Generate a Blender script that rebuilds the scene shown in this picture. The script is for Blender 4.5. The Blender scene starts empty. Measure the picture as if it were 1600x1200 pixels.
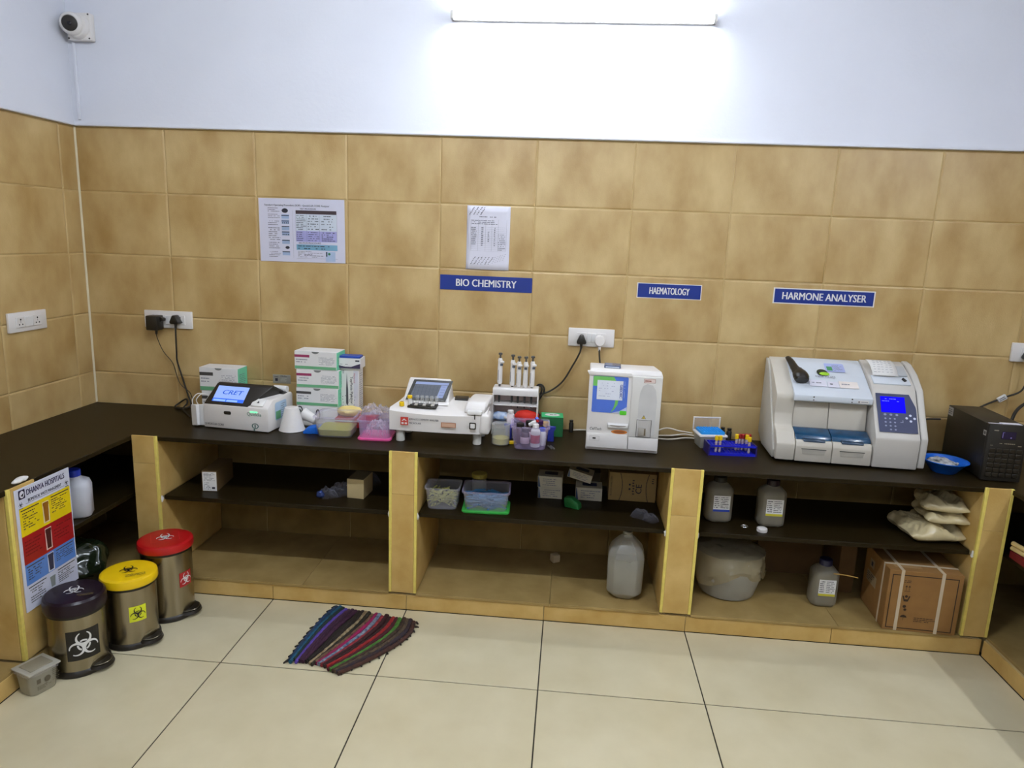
import bpy, bmesh, math, random
from mathutils import Vector, Matrix, noise
random.seed(7)
S = bpy.context.scene
COL = S.collection

# ------------------------------------------------------------------ camera
cam_d = bpy.data.cameras.new('camera')
cam_d.sensor_fit = 'HORIZONTAL'; cam_d.sensor_width = 36.0
cam_d.lens = 36.0 * 1104.80 / 1600.0
cam_d.clip_start = 0.05
cam = bpy.data.objects.new('camera', cam_d); COL.objects.link(cam)
R = ((0.9956723, -0.0758168, -0.0537438), (0.0850008, 0.9767422, 0.1968491), (0.0375694, -0.2005655, 0.9789597))
CP = (2.4392, -3.4112, 1.6523)
cam.matrix_world = Matrix(((R[0][0], R[0][2], -R[0][1], CP[0]), (R[1][0], R[1][2], -R[1][1], CP[1]),
                           (R[2][0], R[2][2], -R[2][1], CP[2]), (0, 0, 0, 1)))
S.camera = cam
# ------------------------------------------------------------------ world, exposure
w = bpy.data.worlds.new('world'); S.world = w; w.use_nodes = True
w.node_tree.nodes['Background'].inputs[0].default_value = (0.5, 0.55, 0.6, 1)
w.node_tree.nodes['Background'].inputs[1].default_value = 0.02
vs = S.view_settings
vs.view_transform = 'Standard'; vs.look = 'None'; vs.gamma = 1.0; vs.use_curve_mapping = False
vs.exposure = 0.0
S.cycles.max_bounces = 8; S.cycles.diffuse_bounces = 3; S.cycles.glossy_bounces = 3; S.cycles.transparent_max_bounces = 12
S.cycles.caustics_reflective = False; S.cycles.caustics_refractive = False
LAMP_BACK = 85.0      # emission of the tube on the back wall
LAMP_RIGHT = 205.0      # emission of the tube on the right wall
FILL_FRONT = 65.0  # added fill tube behind the camera, brightens faces turned to the view
FILL_CEIL = 290.0  # added fill tube on the unseen ceiling, steeper so the bays stay dark
LAMP_COL = (0.83, 0.91, 1.0)

# ------------------------------------------------------------------ materials
def lin(c):
    return tuple(((v / 255) / 12.92 if v / 255 <= 0.04045 else ((v / 255 + 0.055) / 1.055) ** 2.4) for v in c)
MATS = {}
def mat(name, rgb, rough=0.5, metal=0.0, var=0.06, scale=12.0, bump=0.0, bscale=200.0, spec=0.5, alpha=1.0,
        emit=None, estr=0.0, coat=0.0, rgb2=None, detail=4.0, rnd=False, aniso=None, sub=0.0):
    if name in MATS: return MATS[name]
    m = bpy.data.materials.new(name); m.use_nodes = True
    nt = m.node_tree; b = nt.nodes['Principled BSDF']
    c = lin(rgb)
    tc = nt.nodes.new('ShaderNodeTexCoord')
    vec = tc.outputs['Object']
    if rnd:
        oi = nt.nodes.new('ShaderNodeObjectInfo')
        mu = nt.nodes.new('ShaderNodeMath'); mu.operation = 'MULTIPLY'; mu.inputs[1].default_value = 37.0
        nt.links.new(oi.outputs['Random'], mu.inputs[0])
        ad = nt.nodes.new('ShaderNodeVectorMath'); ad.operation = 'ADD'
        nt.links.new(vec, ad.inputs[0]); nt.links.new(mu.outputs[0], ad.inputs[1]); vec = ad.outputs[0]
    if aniso:
        mp = nt.nodes.new('ShaderNodeMapping'); mp.inputs['Scale'].default_value = aniso
        nt.links.new(vec, mp.inputs['Vector']); vec = mp.outputs[0]
    n = nt.nodes.new('ShaderNodeTexNoise'); n.inputs['Scale'].default_value = scale; n.inputs['Detail'].default_value = detail
    nt.links.new(vec, n.inputs['Vector'])
    ramp = nt.nodes.new('ShaderNodeValToRGB')
    ramp.color_ramp.elements[0].position = 0.3; ramp.color_ramp.elements[1].position = 0.7
    c2 = lin(rgb2) if rgb2 else tuple(min(1, v * (1 + var)) for v in c)
    c1 = c if rgb2 else tuple(v * (1 - var) for v in c)
    ramp.color_ramp.elements[0].color = (*c1, 1); ramp.color_ramp.elements[1].color = (*c2, 1)
    nt.links.new(n.outputs['Fac'], ramp.inputs['Fac'])
    nt.links.new(ramp.outputs['Color'], b.inputs['Base Color'])
    b.inputs['Roughness'].default_value = rough; b.inputs['Metallic'].default_value = metal
    b.inputs['Specular IOR Level'].default_value = spec
    b.inputs['Coat Weight'].default_value = coat
    b.inputs['Alpha'].default_value = alpha
    if emit:
        b.inputs['Emission Color'].default_value = (*lin(emit), 1); b.inputs['Emission Strength'].default_value = estr
    if bump > 0:
        n2 = nt.nodes.new('ShaderNodeTexNoise'); n2.inputs['Scale'].default_value = bscale; n2.inputs['Detail'].default_value = 3
        nt.links.new(vec, n2.inputs['Vector'])
        bp = nt.nodes.new('ShaderNodeBump'); bp.inputs['Strength'].default_value = bump; bp.inputs['Distance'].default_value = 0.002
        nt.links.new(n2.outputs['Fac'], bp.inputs['Height']); nt.links.new(bp.outputs['Normal'], b.inputs['Normal'])
    MATS[name] = m
    return m
def glow(name, col, strength):
    if name in MATS: return MATS[name]
    m = bpy.data.materials.new(name); m.use_nodes = True; nt = m.node_tree
    b = nt.nodes['Principled BSDF']
    b.inputs['Base Color'].default_value = (*(v * .15 for v in col), 1); b.inputs['Roughness'].default_value = .6; b.inputs['Specular IOR Level'].default_value = .05
    b.inputs['Emission Color'].default_value = (*col, 1); b.inputs['Emission Strength'].default_value = strength
    MATS[name] = m; return m

tile_m = mat('wall_tile', (168, 135, 80), rough=0.40, rgb2=(204, 177, 124), scale=6.0, aniso=(1, 1, .6), bump=0.25, bscale=260, rnd=True, detail=7, spec=0.55)
base_m = mat('counter_tile', (190, 153, 84), rough=0.5, rgb2=(211, 178, 112), scale=9, bump=0.25, bscale=300, rnd=True, detail=6, spec=0.3)
low_shaded_m = mat('lower_tile_shaded', (120, 96, 50), rough=0.55, rgb2=(142, 116, 66), scale=9, bump=0.25, bscale=300, rnd=True, detail=6, spec=0.2)  # back-wall tile below the worktop, with the shade of the bays in its colour
bayf_shaded_m = mat('bay_floor_shaded', (146, 120, 70), rough=0.5, rgb2=(168, 142, 90), scale=9, bump=0.2, bscale=300, rnd=True, detail=6, spec=0.25)  # counter tile toned down for bay floors, shade put into the colour
floor_m = mat('floor_tile', (206, 193, 157), rough=0.28, rgb2=(217, 205, 171), scale=5, rnd=True, detail=6, spec=0.45)
grout_m = mat('grout', (206, 184, 134), rough=0.9)
dgrout_m = mat('dark_grout', (52, 46, 34), rough=0.9)
plaster_m = mat('plaster', (222, 223, 231), rough=0.75, var=0.02, scale=3, bump=0.35, bscale=60, spec=0.2)
granite_m = mat('black_granite', (30, 22, 7), rough=0.42, rgb2=(38, 29, 11), scale=90, bump=0.05, bscale=400, spec=0.16)
yellow_m = mat('yellow_edge', (226, 205, 104), rough=0.6, var=0.08, scale=40)
white_m = mat('white_plastic', (226, 221, 217), rough=0.35, var=0.015)
white2_m = mat('white_card', (226, 224, 222), rough=0.7, var=0.02)
grey_m = mat('grey_plastic', (198, 193, 186), rough=0.45, var=0.02)
lgrey_m = mat('pale_grey_plastic', (214, 211, 206), rough=0.42, var=0.02)
dgrey_m = mat('dark_grey', (70, 68, 66), rough=0.5)
black_m = mat('black_plastic', (30, 25, 18), rough=0.35, var=0.1)
blackm_m = mat('black_matte', (28, 23, 15), rough=0.6, var=0.1)
ink_m = mat('ink', (48, 46, 56), rough=0.8)
gink_m = mat('grey_ink', (128, 128, 138), rough=0.8)
blueink_m = mat('blue_ink', (40, 66, 160), rough=0.7)
green_m = mat('box_green', (104, 168, 122), rough=0.6, var=0.05)
mint_m = mat('box_mint', (120, 214, 170), rough=0.6, var=0.05)
plum_m = mat('plum_print', (150, 50, 90), rough=0.6)
blue_m = mat('sign_blue', (14, 44, 128), rough=0.4, var=0.03)
paper_m = mat('paper', (214, 212, 224), rough=0.7, var=0.02)
steel_m = mat('brushed_steel', (156, 146, 124), rough=0.27, metal=1.0, var=0.12, scale=30, aniso=(1, 1, 0.02))
card_m = mat('cardboard', (140, 100, 50), rough=0.8, var=0.08, scale=20)
dcard_m = mat('brown_board', (96, 66, 28), rough=0.8, var=0.08, scale=20)
red_m = mat('red_plastic', (178, 20, 22), rough=0.35, var=0.05)
yel_m = mat('yellow_plastic', (238, 196, 14), rough=0.35, var=0.04)
purple_m = mat('dark_purple_plastic', (32, 19, 29), rough=0.3, var=0.08, spec=0.3)

def clear(name, rgb, fac=0.35, rough=0.15):
    if name in MATS: return MATS[name]
    m = mat(name, rgb, rough=rough, var=0.05, spec=0.6)
    nt = m.node_tree; b = nt.nodes['Principled BSDF']; out = nt.nodes['Material Output']
    tr = nt.nodes.new('ShaderNodeBsdfTransparent'); mx = nt.nodes.new('ShaderNodeMixShader')
    fr = nt.nodes.new('ShaderNodeLayerWeight'); fr.inputs['Blend'].default_value = 0.3
    ma = nt.nodes.new('ShaderNodeMath'); ma.operation = 'MULTIPLY_ADD'; ma.inputs[1].default_value = 0.42; ma.inputs[2].default_value = fac
    ma.use_clamp = True
    nt.links.new(fr.outputs['Facing'], ma.inputs[0]); nt.links.new(ma.outputs[0], mx.inputs[0])
    nt.links.new(tr.outputs[0], mx.inputs[1]); nt.links.new(b.outputs[0], mx.inputs[2])
    nt.links.new(mx.outputs[0], out.inputs['Surface'])
    return m
clear_m = clear('clear_plastic', (215, 213, 222), 0.10)
lilac_m = clear('lilac_plastic', (196, 178, 220), 0.16)
frost_m = clear('frosted_plastic', (180, 176, 164), 0.5, 0.3)
glass_m = clear('glass', (225, 225, 220), 0.16, 0.05)
bag_m = clear('clear_film', (236, 230, 240), 0.22, 0.08)

# ------------------------------------------------------------------ mesh helpers
V = Vector
def nb(): return bmesh.new()
def bev(bm, geom_edges, r, seg=2):
    if r > 0: bmesh.ops.bevel(bm, geom=geom_edges, offset=r, segments=seg, affect='EDGES', profile=0.5)
def box(bm, x0, x1, y0, y1, z0, z1, r=0.0, seg=2):
    vs_ = [bm.verts.new(p) for p in ((x0, y0, z0), (x1, y0, z0), (x1, y1, z0), (x0, y1, z0), (x0, y0, z1), (x1, y0, z1), (x1, y1, z1), (x0, y1, z1))]
    fs = [bm.faces.new([vs_[i] for i in f]) for f in ((3, 2, 1, 0), (4, 5, 6, 7), (0, 1, 5, 4), (1, 2, 6, 5), (2, 3, 7, 6), (3, 0, 4, 7))]
    if r > 0: bev(bm, list({e for f in fs for e in f.edges}), r, seg)
    return bm
def hull(bm, pts, r=0.0, seg=2):
    vs_ = [bm.verts.new(p) for p in pts]
    res = bmesh.ops.convex_hull(bm, input=vs_)
    keep = {v for g in res['geom'] if isinstance(g, bmesh.types.BMFace) for v in g.verts}
    for v in vs_:
        if v.is_valid and v not in keep: bm.verts.remove(v)
    faces = [g for g in res['geom'] if isinstance(g, bmesh.types.BMFace) and g.is_valid]
    es = list({e for f in faces for e in f.edges})
    bmesh.ops.dissolve_limit(bm, angle_limit=0.01, verts=list(keep), edges=es)
    if r > 0:
        es = [e for e in bm.edges if all(v in keep for v in e.verts if v.is_valid)]
        bev(bm, es, r, seg)
    return bm
def prism(bm, pts, a, b, axis='x', r=0.0, seg=2):
    """pts: 2-D outline; axis x: (y,z), y: (x,z), z: (x,y)"""
    def p3(p, t): return {'x': (t, p[0], p[1]), 'y': (p[0], t, p[1]), 'z': (p[0], p[1], t)}[axis]
    A = [bm.verts.new(p3(p, a)) for p in pts]; B = [bm.verts.new(p3(p, b)) for p in pts]
    n = len(pts); fs = [bm.faces.new(A), bm.faces.new(B[::-1])]
    for i in range(n): fs.append(bm.faces.new((A[(i + 1) % n], A[i], B[i], B[(i + 1) % n])))
    bmesh.ops.recalc_face_normals(bm, faces=fs)
    if r > 0: bev(bm, list({e for f in fs for e in f.edges}), r, seg)
    return bm
def lathe(bm, prof, c=(0, 0, 0), seg=28, sx=1.0, sy=1.0, M=None):
    rings = []
    for (r, z) in prof:
        if r <= 1e-6: rings.append([bm.verts.new((c[0], c[1], c[2] + z))])
        else: rings.append([bm.verts.new((c[0] + sx * r * math.cos(2 * math.pi * i / seg), c[1] + sy * r * math.sin(2 * math.pi * i / seg), c[2] + z)) for i in range(seg)])
    for a, b in zip(rings, rings[1:]):
        for i in range(seg):
            j = (i + 1) % seg
            if len(a) == 1 and len(b) == 1: continue
            if len(a) == 1: bm.faces.new((a[0], b[j], b[i]))
            elif len(b) == 1: bm.faces.new((a[i], a[j], b[0]))
            else: bm.faces.new((a[i], a[j], b[j], b[i]))
    bmesh.ops.recalc_face_normals(bm, faces=bm.faces[:])
    if M: bmesh.ops.transform(bm, matrix=M, verts=[v for r in rings for v in r])
    return bm
def cyl(bm, c, r, h, seg=20, r2=None, b=0.0):
    r2 = r if r2 is None else r2
    if b: return lathe(bm, [(0, 0), (r - b, 0), (r, b), (r2, h - b), (r2 - b, h), (0, h)], c, seg)
    return lathe(bm, [(0, 0), (r, 0), (r2, h), (0, h)], c, seg)
def smoothpath(pts, n=6):
    P = [V(p) for p in pts]; out = []
    for i in range(len(P) - 1):
        p0 = P[max(i - 1, 0)]; p1 = P[i]; p2 = P[i + 1]; p3 = P[min(i + 2, len(P) - 1)]
        for k in range(n):
            t = k / n
            out.append(0.5 * ((2 * p1) + (p2 - p0) * t + (2 * p0 - 5 * p1 + 4 * p2 - p3) * t * t + (3 * p1 - p0 - 3 * p2 + p3) * t ** 3))
    out.append(P[-1]); return out
def tube(bm, pts, r, seg=8, n=6, flat=1.0):
    P = smoothpath(pts, n) if n > 1 else [V(p) for p in pts]
    rings = []; up = V((0, 0, 1)); last = None
    for i, p in enumerate(P):
        t = (P[min(i + 1, len(P) - 1)] - P[max(i - 1, 0)]).normalized()
        a = (last - t * last.dot(t)) if last else t.cross(up)
        if a.length < 1e-4: a = t.cross(V((1, 0, 0)))
        a.normalize(); last = a; b = t.cross(a)
        rr = r[min(i * len(r) // len(P), len(r) - 1)] if isinstance(r, (list, tuple)) else r
        rings.append([bm.verts.new(p + rr * (a * math.cos(2 * math.pi * k / seg) + flat * b * math.sin(2 * math.pi * k / seg))) for k in range(seg)])
    for a, b in zip(rings, rings[1:]):
        for k in range(seg): bm.faces.new((a[k], a[(k + 1) % seg], b[(k + 1) % seg], b[k]))
    bm.faces.new(rings[0][::-1]); bm.faces.new(rings[-1]); return bm
def build(name, bm, m, parent=None, loc=None, rot=None, angle=38):
    me = bpy.data.meshes.new(name)
    bmesh.ops.recalc_face_normals(bm, faces=bm.faces[:])
    bm.to_mesh(me); bm.free()
    for p in me.polygons: p.use_smooth = True
    me.set_sharp_from_angle(angle=math.radians(angle))
    me.materials.append(m)
    o = bpy.data.objects.new(name, me); COL.objects.link(o)
    if parent: o.parent = parent
    if loc: o.location = loc
    if rot: o.rotation_euler = rot
    return o
def tag(o, label, cat, group=None):
    o['label'] = label; o['category'] = cat
    if group: o['group'] = group
    return o
def thing(name, label, cat, loc=(0, 0, 0), yaw=0.0, group=None, rot=None):
    o = bpy.data.objects.new(name, None); COL.objects.link(o)
    o.empty_display_size = 0.05; o.location = loc
    o.rotation_euler = rot if rot else (0, 0, math.radians(yaw))
    return tag(o, label, cat, group)
def struct(o): o['kind'] = 'structure'; return o
def copy_tree(o, parent=None):
    c = o.copy(); COL.objects.link(c); c.parent = parent
    for ch in list(o.children): copy_tree(ch, c)
    return c

class F:
    """a flat frame on a surface: origin, right vector, up vector (local space of the thing)"""
    def __init__(s, o, u, v): s.o = V(o); s.u = V(u).normalized(); s.v = V(v).normalized(); s.n = s.u.cross(s.v).normalized()
    def p(s, a, b, off=0.0006): return s.o + s.u * a + s.v * b + s.n * off
    def rect(s, bm, u0, v0, u1, v1, off=0.0006):
        bm.faces.new([bm.verts.new(s.p(*q, off)) for q in ((u0, v0), (u1, v0), (u1, v1), (u0, v1))])
    def poly(s, bm, pts, off=0.0006): bm.faces.new([bm.verts.new(s.p(a, b, off)) for a, b in pts])
    def ell(s, bm, cu, cv, ru, rv=None, off=0.0006, n=24):
        rv = rv or ru
        s.poly(bm, [(cu + ru * math.cos(2 * math.pi * i / n), cv + rv * math.sin(2 * math.pi * i / n)) for i in range(n)], off)
    def rrect(s, bm, u0, v0, u1, v1, r, off=0.0006, n=5):
        pts = []
        for cu, cv, a0 in ((u1 - r, v1 - r, 0), (u0 + r, v1 - r, 90), (u0 + r, v0 + r, 180), (u1 - r, v0 + r, 270)):
            pts += [(cu + r * math.cos(math.radians(a0 + 90 * k / n)), cv + r * math.sin(math.radians(a0 + 90 * k / n))) for k in range(n + 1)]
        s.poly(bm, pts, off)
    def slab(s, bm, u0, v0, u1, v1, t0, t1, r=0.0):
        vs_ = [bm.verts.new(s.p(a, b, t)) for t in (t0, t1) for a, b in ((u0, v0), (u1, v0), (u1, v1), (u0, v1))]
        fs = [bm.faces.new([vs_[i] for i in f]) for f in ((3, 2, 1, 0), (4, 5, 6, 7), (0, 1, 5, 4), (1, 2, 6, 5), (2, 3, 7, 6), (3, 0, 4, 7))]
        if r: bev(bm, list({e for f in fs for e in f.edges}), r, 2)
    def textlines(s, bm, u0, v0, u1, v1, n, dens=0.85, off=0.0008, h=0.5, ragged=0.35, rng=random):
        """rows of small word-like dashes (print too fine to read)"""
        dv = (v1 - v0) / n
        for i in range(n):
            vb = v1 - (i + 1) * dv + dv * (1 - h) / 2
            end = u1 - rng.random() * ragged * (u1 - u0); u = u0
            while u < end:
                L_ = (0.03 + rng.random() * 0.11) * max(u1 - u0, 0.02)
                if rng.random() < dens: s.rect(bm, u, vb, min(u + L_, end), vb + dv * h, off)
                u += L_ + 0.022 * (u1 - u0)
    def text(s, name, string, u, v, size, m, parent, off=0.0008, align='CENTER', bold=0.0, sx=1.0, shear=0.0, rot=0.0):
        cu = bpy.data.curves.new('lettering', 'FONT'); cu.body = string; cu.size = size; cu.align_x = align; cu.align_y = 'CENTER'
        cu.shear = shear; cu.resolution_u = 3; cu.fill_mode = 'FRONT'
        t = bpy.data.objects.new('tmp', cu); COL.objects.link(t)
        dg = bpy.context.evaluated_depsgraph_get()
        me = bpy.data.meshes.new_from_object(t.evaluated_get(dg)); bpy.data.objects.remove(t)
        ca, sa = math.cos(rot), math.sin(rot)
        vs_, fs_ = [], []
        for k, sh in enumerate((0,) if not bold else (0, -bold * size, bold * size)):      # heavier strokes
            b0 = len(vs_)
            for vt in me.vertices:
                x, y = vt.co.x * sx + sh, vt.co.y
                vs_.append(s.p(u + x * ca - y * sa, v + x * sa + y * ca, off + k * .00006))
            fs_ += [tuple(b0 + i for i in p.vertices) for p in me.polygons]
        bpy.data.meshes.remove(me); me = bpy.data.meshes.new(name); me.from_pydata(vs_, [], fs_); me.update()
        me.materials.clear(); me.materials.append(m)
        o = bpy.data.objects.new(name, me); COL.objects.link(o); o.parent = parent
        return o
FR = lambda x=0, y=0, z=0: F((x, y, z), (1, 0, 0), (0, 0, 1))      # front face, looks to -Y
def biohazard(bm, fr, cu, cv, s, off=0.001, rot=0.0):
    """three-lobed warning symbol, s = overall radius"""
    for k in range(3):
        a = math.radians(90 + 120 * k) + rot
        dx, dy = math.cos(a), math.sin(a)
        d1, r1, d2, r2 = 0.49 * s, 0.50 * s, 0.555 * s, 0.375 * s
        n = 22; sa_ = math.radians(152); sb_ = math.radians(150)
        pa = []; pb = []
        for i in range(n + 1):
            q = -1 + 2 * i / n; ta = a + math.pi + sa_ * q; tb = a + math.pi + sb_ * q
            pa.append((cu + dx * d1 + r1 * math.cos(ta), cv + dy * d1 + r1 * math.sin(ta)))
            pb.append((cu + dx * d2 + r2 * math.cos(tb), cv + dy * d2 + r2 * math.sin(tb)))
        for i in range(n):
            fr.poly(bm, [pa[i], pa[i + 1], pb[i + 1], pb[i]], off)
        # ring segment
        n = 10
        for i in range(n):
            t0 = a - 0.62 + 1.24 * i / n; t1 = a - 0.62 + 1.24 * (i + 1) / n
            q = [(cu + r_ * math.cos(t), cv + r_ * math.sin(t)) for r_, t in ((0.30 * s, t0), (0.42 * s, t0), (0.42 * s, t1), (0.30 * s, t1))]
            fr.poly(bm, q, off)
def on_cyl(bm, cx, cy, r, u0):
    """wrap a flat x/z print (made with FR at y=0) round a vertical cylinder; x=0 faces angle u0"""
    for v in bm.verts:
        a = u0 + v.co.x / r; rr = r - v.co.y
        v.co = V((cx + rr * math.cos(a), cy + rr * math.sin(a), v.co.z))
def crumple(bm, amp, freq, seed=0.0):
    for v in bm.verts:
        n = noise.noise_vector(v.co * freq + V((seed, seed * 1.7, seed * .3)))
        n2 = noise.noise_vector(v.co * freq * 2.7 + V((seed * 2, 3.1, seed)))
        v.co += n * amp + n2 * amp * 0.4
def blob(bm, c, rx, ry, rz, amp, freq, seed, sub=4, flat=True):
    t = bmesh.new(); bmesh.ops.create_icosphere(t, subdivisions=sub, radius=1.0)
    for v in t.verts: v.co = V((v.co.x * rx, v.co.y * ry, v.co.z * rz))
    crumple(t, amp, freq, seed)
    for v in t.verts:
        if flat and v.co.z < -rz * 0.85: v.co.z = -rz * 0.85
        v.co += V(c)
    me = bpy.data.meshes.new('t'); t.to_mesh(me); t.free(); bm.from_mesh(me); bpy.data.meshes.remove(me)

def film(bm, w, d, h, seed, n=15):
    """a crumpled piece of thin film: a faceted heap"""
    rg = random.Random(seed); g = []
    for i in range(n + 1):
        row = []
        for j in range(n + 1):
            x, y = (i / n - .5) * 2, (j / n - .5) * 2
            r2 = min(1, x * x + y * y)
            z = h * (1 - r2) ** .6 * (.45 + .75 * abs(noise.noise(V((x * 2.2 + seed, y * 2.2, seed)))) + .35 * rg.random()) + .002
            k = 1 if r2 < .8 else .9 + .1 * rg.random()
            row.append(bm.verts.new((x * w / 2 * k + rg.uniform(-.2, .2) * w / n, y * d / 2 * k + rg.uniform(-.2, .2) * d / n, z)))
        g.append(row)
    for i in range(n):
        for j in range(n):
            x, y = ((i + .5) / n - .5) * 2, ((j + .5) / n - .5) * 2
            if x * x + y * y > 1.0: continue
            q = (g[i][j], g[i + 1][j], g[i + 1][j + 1], g[i][j + 1])
            if (i + j) % 2: bm.faces.new((q[0], q[1], q[2])); bm.faces.new((q[0], q[2], q[3]))
            else: bm.faces.new((q[0], q[1], q[3])); bm.faces.new((q[1], q[2], q[3]))
    for v in [v for v in bm.verts if not v.link_faces]: bm.verts.remove(v)
    return bm

# ================================================================== the room
RX = 4.87; FY = -4.7; CZ = 3.05; TOP = 2.107; RH = 0.3017; TW = 0.45
ZC = 0.738          # worktop
ZS = 0.455          # shelves
ZP = 0.085          # floor of the bays
TILE_MESH = {}
def tile_mesh(w, h, t, b, d, m):
    k = (round(w, 4), round(h, 4), t, b, d, m.name)
    if k in TILE_MESH: return TILE_MESH[k]
    bm = nb()       # lies in x/z, face looks to -Y at y=0, body goes to y=t
    A = [(0, 0), (w, 0), (w, h), (0, h)]; I = [(b, b), (w - b, b), (w - b, h - b), (b, h - b)]
    M_ = [(b * .35, b * .35), (w - b * .35, b * .35), (w - b * .35, h - b * .35), (b * .35, h - b * .35)]
    i = [bm.verts.new((x, 0, z)) for x, z in I]; mm = [bm.verts.new((x, d * .45, z)) for x, z in M_]
    a = [bm.verts.new((x, d, z)) for x, z in A]; k2 = [bm.verts.new((x, t, z)) for x, z in A]
    bm.faces.new(i); bm.faces.new(k2[::-1])
    for q in range(4):
        r = (q + 1) % 4
        for s0, s1 in ((mm, i), (a, mm), (k2, a)): bm.faces.new((s0[q], s0[r], s1[r], s1[q]))
    bmesh.ops.recalc_face_normals(bm, faces=bm.faces[:])
    me = bpy.data.meshes.new('tile'); bm.to_mesh(me); bm.free(); me.materials.append(m)
    for p in me.polygons: p.use_smooth = False
    TILE_MESH[k] = me; return me
def tile(parent, loc, w, h, rotz=0.0, rot=None, t=0.0075, b=0.007, d=0.003, m=None, gap=0.0016, name='tile'):
    o = bpy.data.objects.new(name, tile_mesh(w - gap, h - gap, t, b, d, m or tile_m)); COL.objects.link(o)
    o.parent = parent; o.location = loc; o.rotation_euler = rot if rot else (0, 0, rotz); return o

# floor -------------------------------------------------------------
bm = nb(); box(bm, -0.15, RX + 0.15, FY - 0.15, 0.15, -0.1, -0.003)
floor = struct(build('floor', bm, dgrout_m))
FT = 0.6177; xs = [1.1606 + FT * i for i in range(-1, 6)]; ys = [-0.54, -1.0365] + [-1.0365 - FT * i for i in range(1, 7)]
xs[0] = 0.535; xs[5] = 4.2495; xs = xs[:6]
for i in range(5):
    for j in range(len(ys) - 1):
        y1 = max(ys[j + 1], FY)
        if ys[j] <= FY: break
        tile(floor, (xs[i] + 0.0025, y1 + 0.0025, 0.0), xs[i + 1] - xs[i], ys[j] - y1, rot=(-math.pi / 2, 0, 0), t=0.0028, b=0.0015, d=0.0008, m=floor_m, gap=0.0050)

# ceiling, walls ------------------------------------------------------
bm = nb(); box(bm, -0.15, RX + 0.15, FY - 0.15, 0.15, CZ, CZ + 0.1)
struct(build('ceiling', bm, plaster_m))
bm = nb(); box(bm, -0.15, RX + 0.15, 0.0036, 0.15, -0.003, CZ)
wall_back = struct(build('wall_back', bm, grout_m))
bm = nb(); box(bm, -0.15, -0.0036, FY, 0.0036, -0.003, CZ)
wall_left = struct(build('wall_left', bm, grout_m))
bm = nb(); box(bm, RX + 0.0036, RX + 0.15, FY, 0.0036, -0.003, CZ)
wall_right = struct(build('wall_right', bm, grout_m))
bm = nb(); box(bm, -0.15, RX + 0.15, FY - 0.15, FY, -0.003, CZ)
struct(build('wall_front', bm, plaster_m))
# plaster above the tiles: a coat that stands proud and ends in a splayed lip
def plaster_coat(parent, a0, a1, axis, sgn, base):
    prof = [(0.0, CZ), (-0.016, CZ), (-0.016, TOP + 0.026), (-0.027, TOP + 0.008), (-0.026, TOP + 0.003), (0.0, TOP + 0.002)]
    b_ = nb()
    if axis == 'x': prism(b_, [(base + p[0], p[1]) for p in prof], a0, a1, 'x')
    else: prism(b_, [(base - sgn * p[0], p[1]) for p in prof], a0, a1, 'y')
    return build('plaster', b_, plaster_m, parent)
plaster_coat(wall_back, 0.0, RX, 'x', 1, 0.0074)
plaster_coat(wall_left, FY, -0.002, 'y', 1, -0.0074)
plaster_coat(wall_right, FY, -0.002, 'y', -1, RX + 0.0074)
# wall tiles
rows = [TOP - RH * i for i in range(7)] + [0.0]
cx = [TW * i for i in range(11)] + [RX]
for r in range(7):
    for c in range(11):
        tile(wall_back, (cx[c] + .0008, 0.0, rows[r + 1] + .0008), cx[c + 1] - cx[c], rows[r] - rows[r + 1], m=low_shaded_m if r > 4 else None)
ly = [0.0, -0.114] + [-0.114 - 0.4525 * i for i in range(1, 11)]
for r in range(7):
    for c in range(10):
        y1 = ly[c + 1]; wdt = ly[c] - y1
        if y1 < FY: continue
        # left wall: face looks to +X ; right wall: face looks to -X
        tile(wall_left, (0.0, y1 + .0008, rows[r + 1] + .0008), wdt, rows[r] - rows[r + 1], rotz=math.pi / 2)
        tile(wall_right, (RX, ly[c] - .0008, rows[r + 1] + .0008), wdt, rows[r] - rows[r + 1], rotz=-math.pi / 2)
# pale sealant line down the corner
bm = nb(); prism(bm, [(0.0002, -0.0002), (0.007, -0.0002), (0.0002, -0.007)], ZC + .002, TOP, 'z')
build('corner_sealant', bm, mat('sealant', (214, 202, 170), rough=.8), wall_back)

# ================================================================== masonry counters
bm = nb()
prism(bm, [(0.002, -0.002), (RX - .002, -0.002), (RX - .002, -3.0), (4.255, -3.0), (4.255, -0.535), (0.535, -0.535), (0.535, -3.0), (0.002, -3.0)], ZC - 0.02, ZC, 'z', r=0.002, seg=1)
tag(build('worktop', bm, granite_m), 'black stone worktop running round three sides of the room', 'worktop')
def plinth(name, label, x0, x1, y0, y1, faces):
    t = thing(name, label, 'plinth', (0, 0, 0))
    b_ = nb(); box(b_, x0, x1, y0, y1, 0.0, ZP - 0.012); build('core', b_, grout_m, t)
    return t
# back plinth
pb = plinth('plinth', 'low tiled plinth under the back counter, along the foot of the bays', 0.545, 4.24, -0.532, -0.003, None)
pj = [0.537, 1.1606, 1.7783, 2.396, 3.0137, 3.6314, 4.2475]
for a, b in zip(pj, pj[1:]):
    tile(pb, (a + .001, -0.540, 0.0012), b - a, ZP - 0.0125, t=0.0075, b=0.0015, d=0.0008, m=base_m, gap=0.003, name='kerb_tile')
def topslabs(parent, x0, x1, y0, y1, splits, m=bayf_shaded_m):
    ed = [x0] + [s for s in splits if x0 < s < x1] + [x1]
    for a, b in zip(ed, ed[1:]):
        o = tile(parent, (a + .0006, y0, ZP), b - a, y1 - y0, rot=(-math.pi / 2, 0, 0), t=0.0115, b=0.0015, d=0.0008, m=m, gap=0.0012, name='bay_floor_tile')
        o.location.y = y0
topslabs(pb, 0.652, 1.698, -0.545, -0.003, [1.3])
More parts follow.
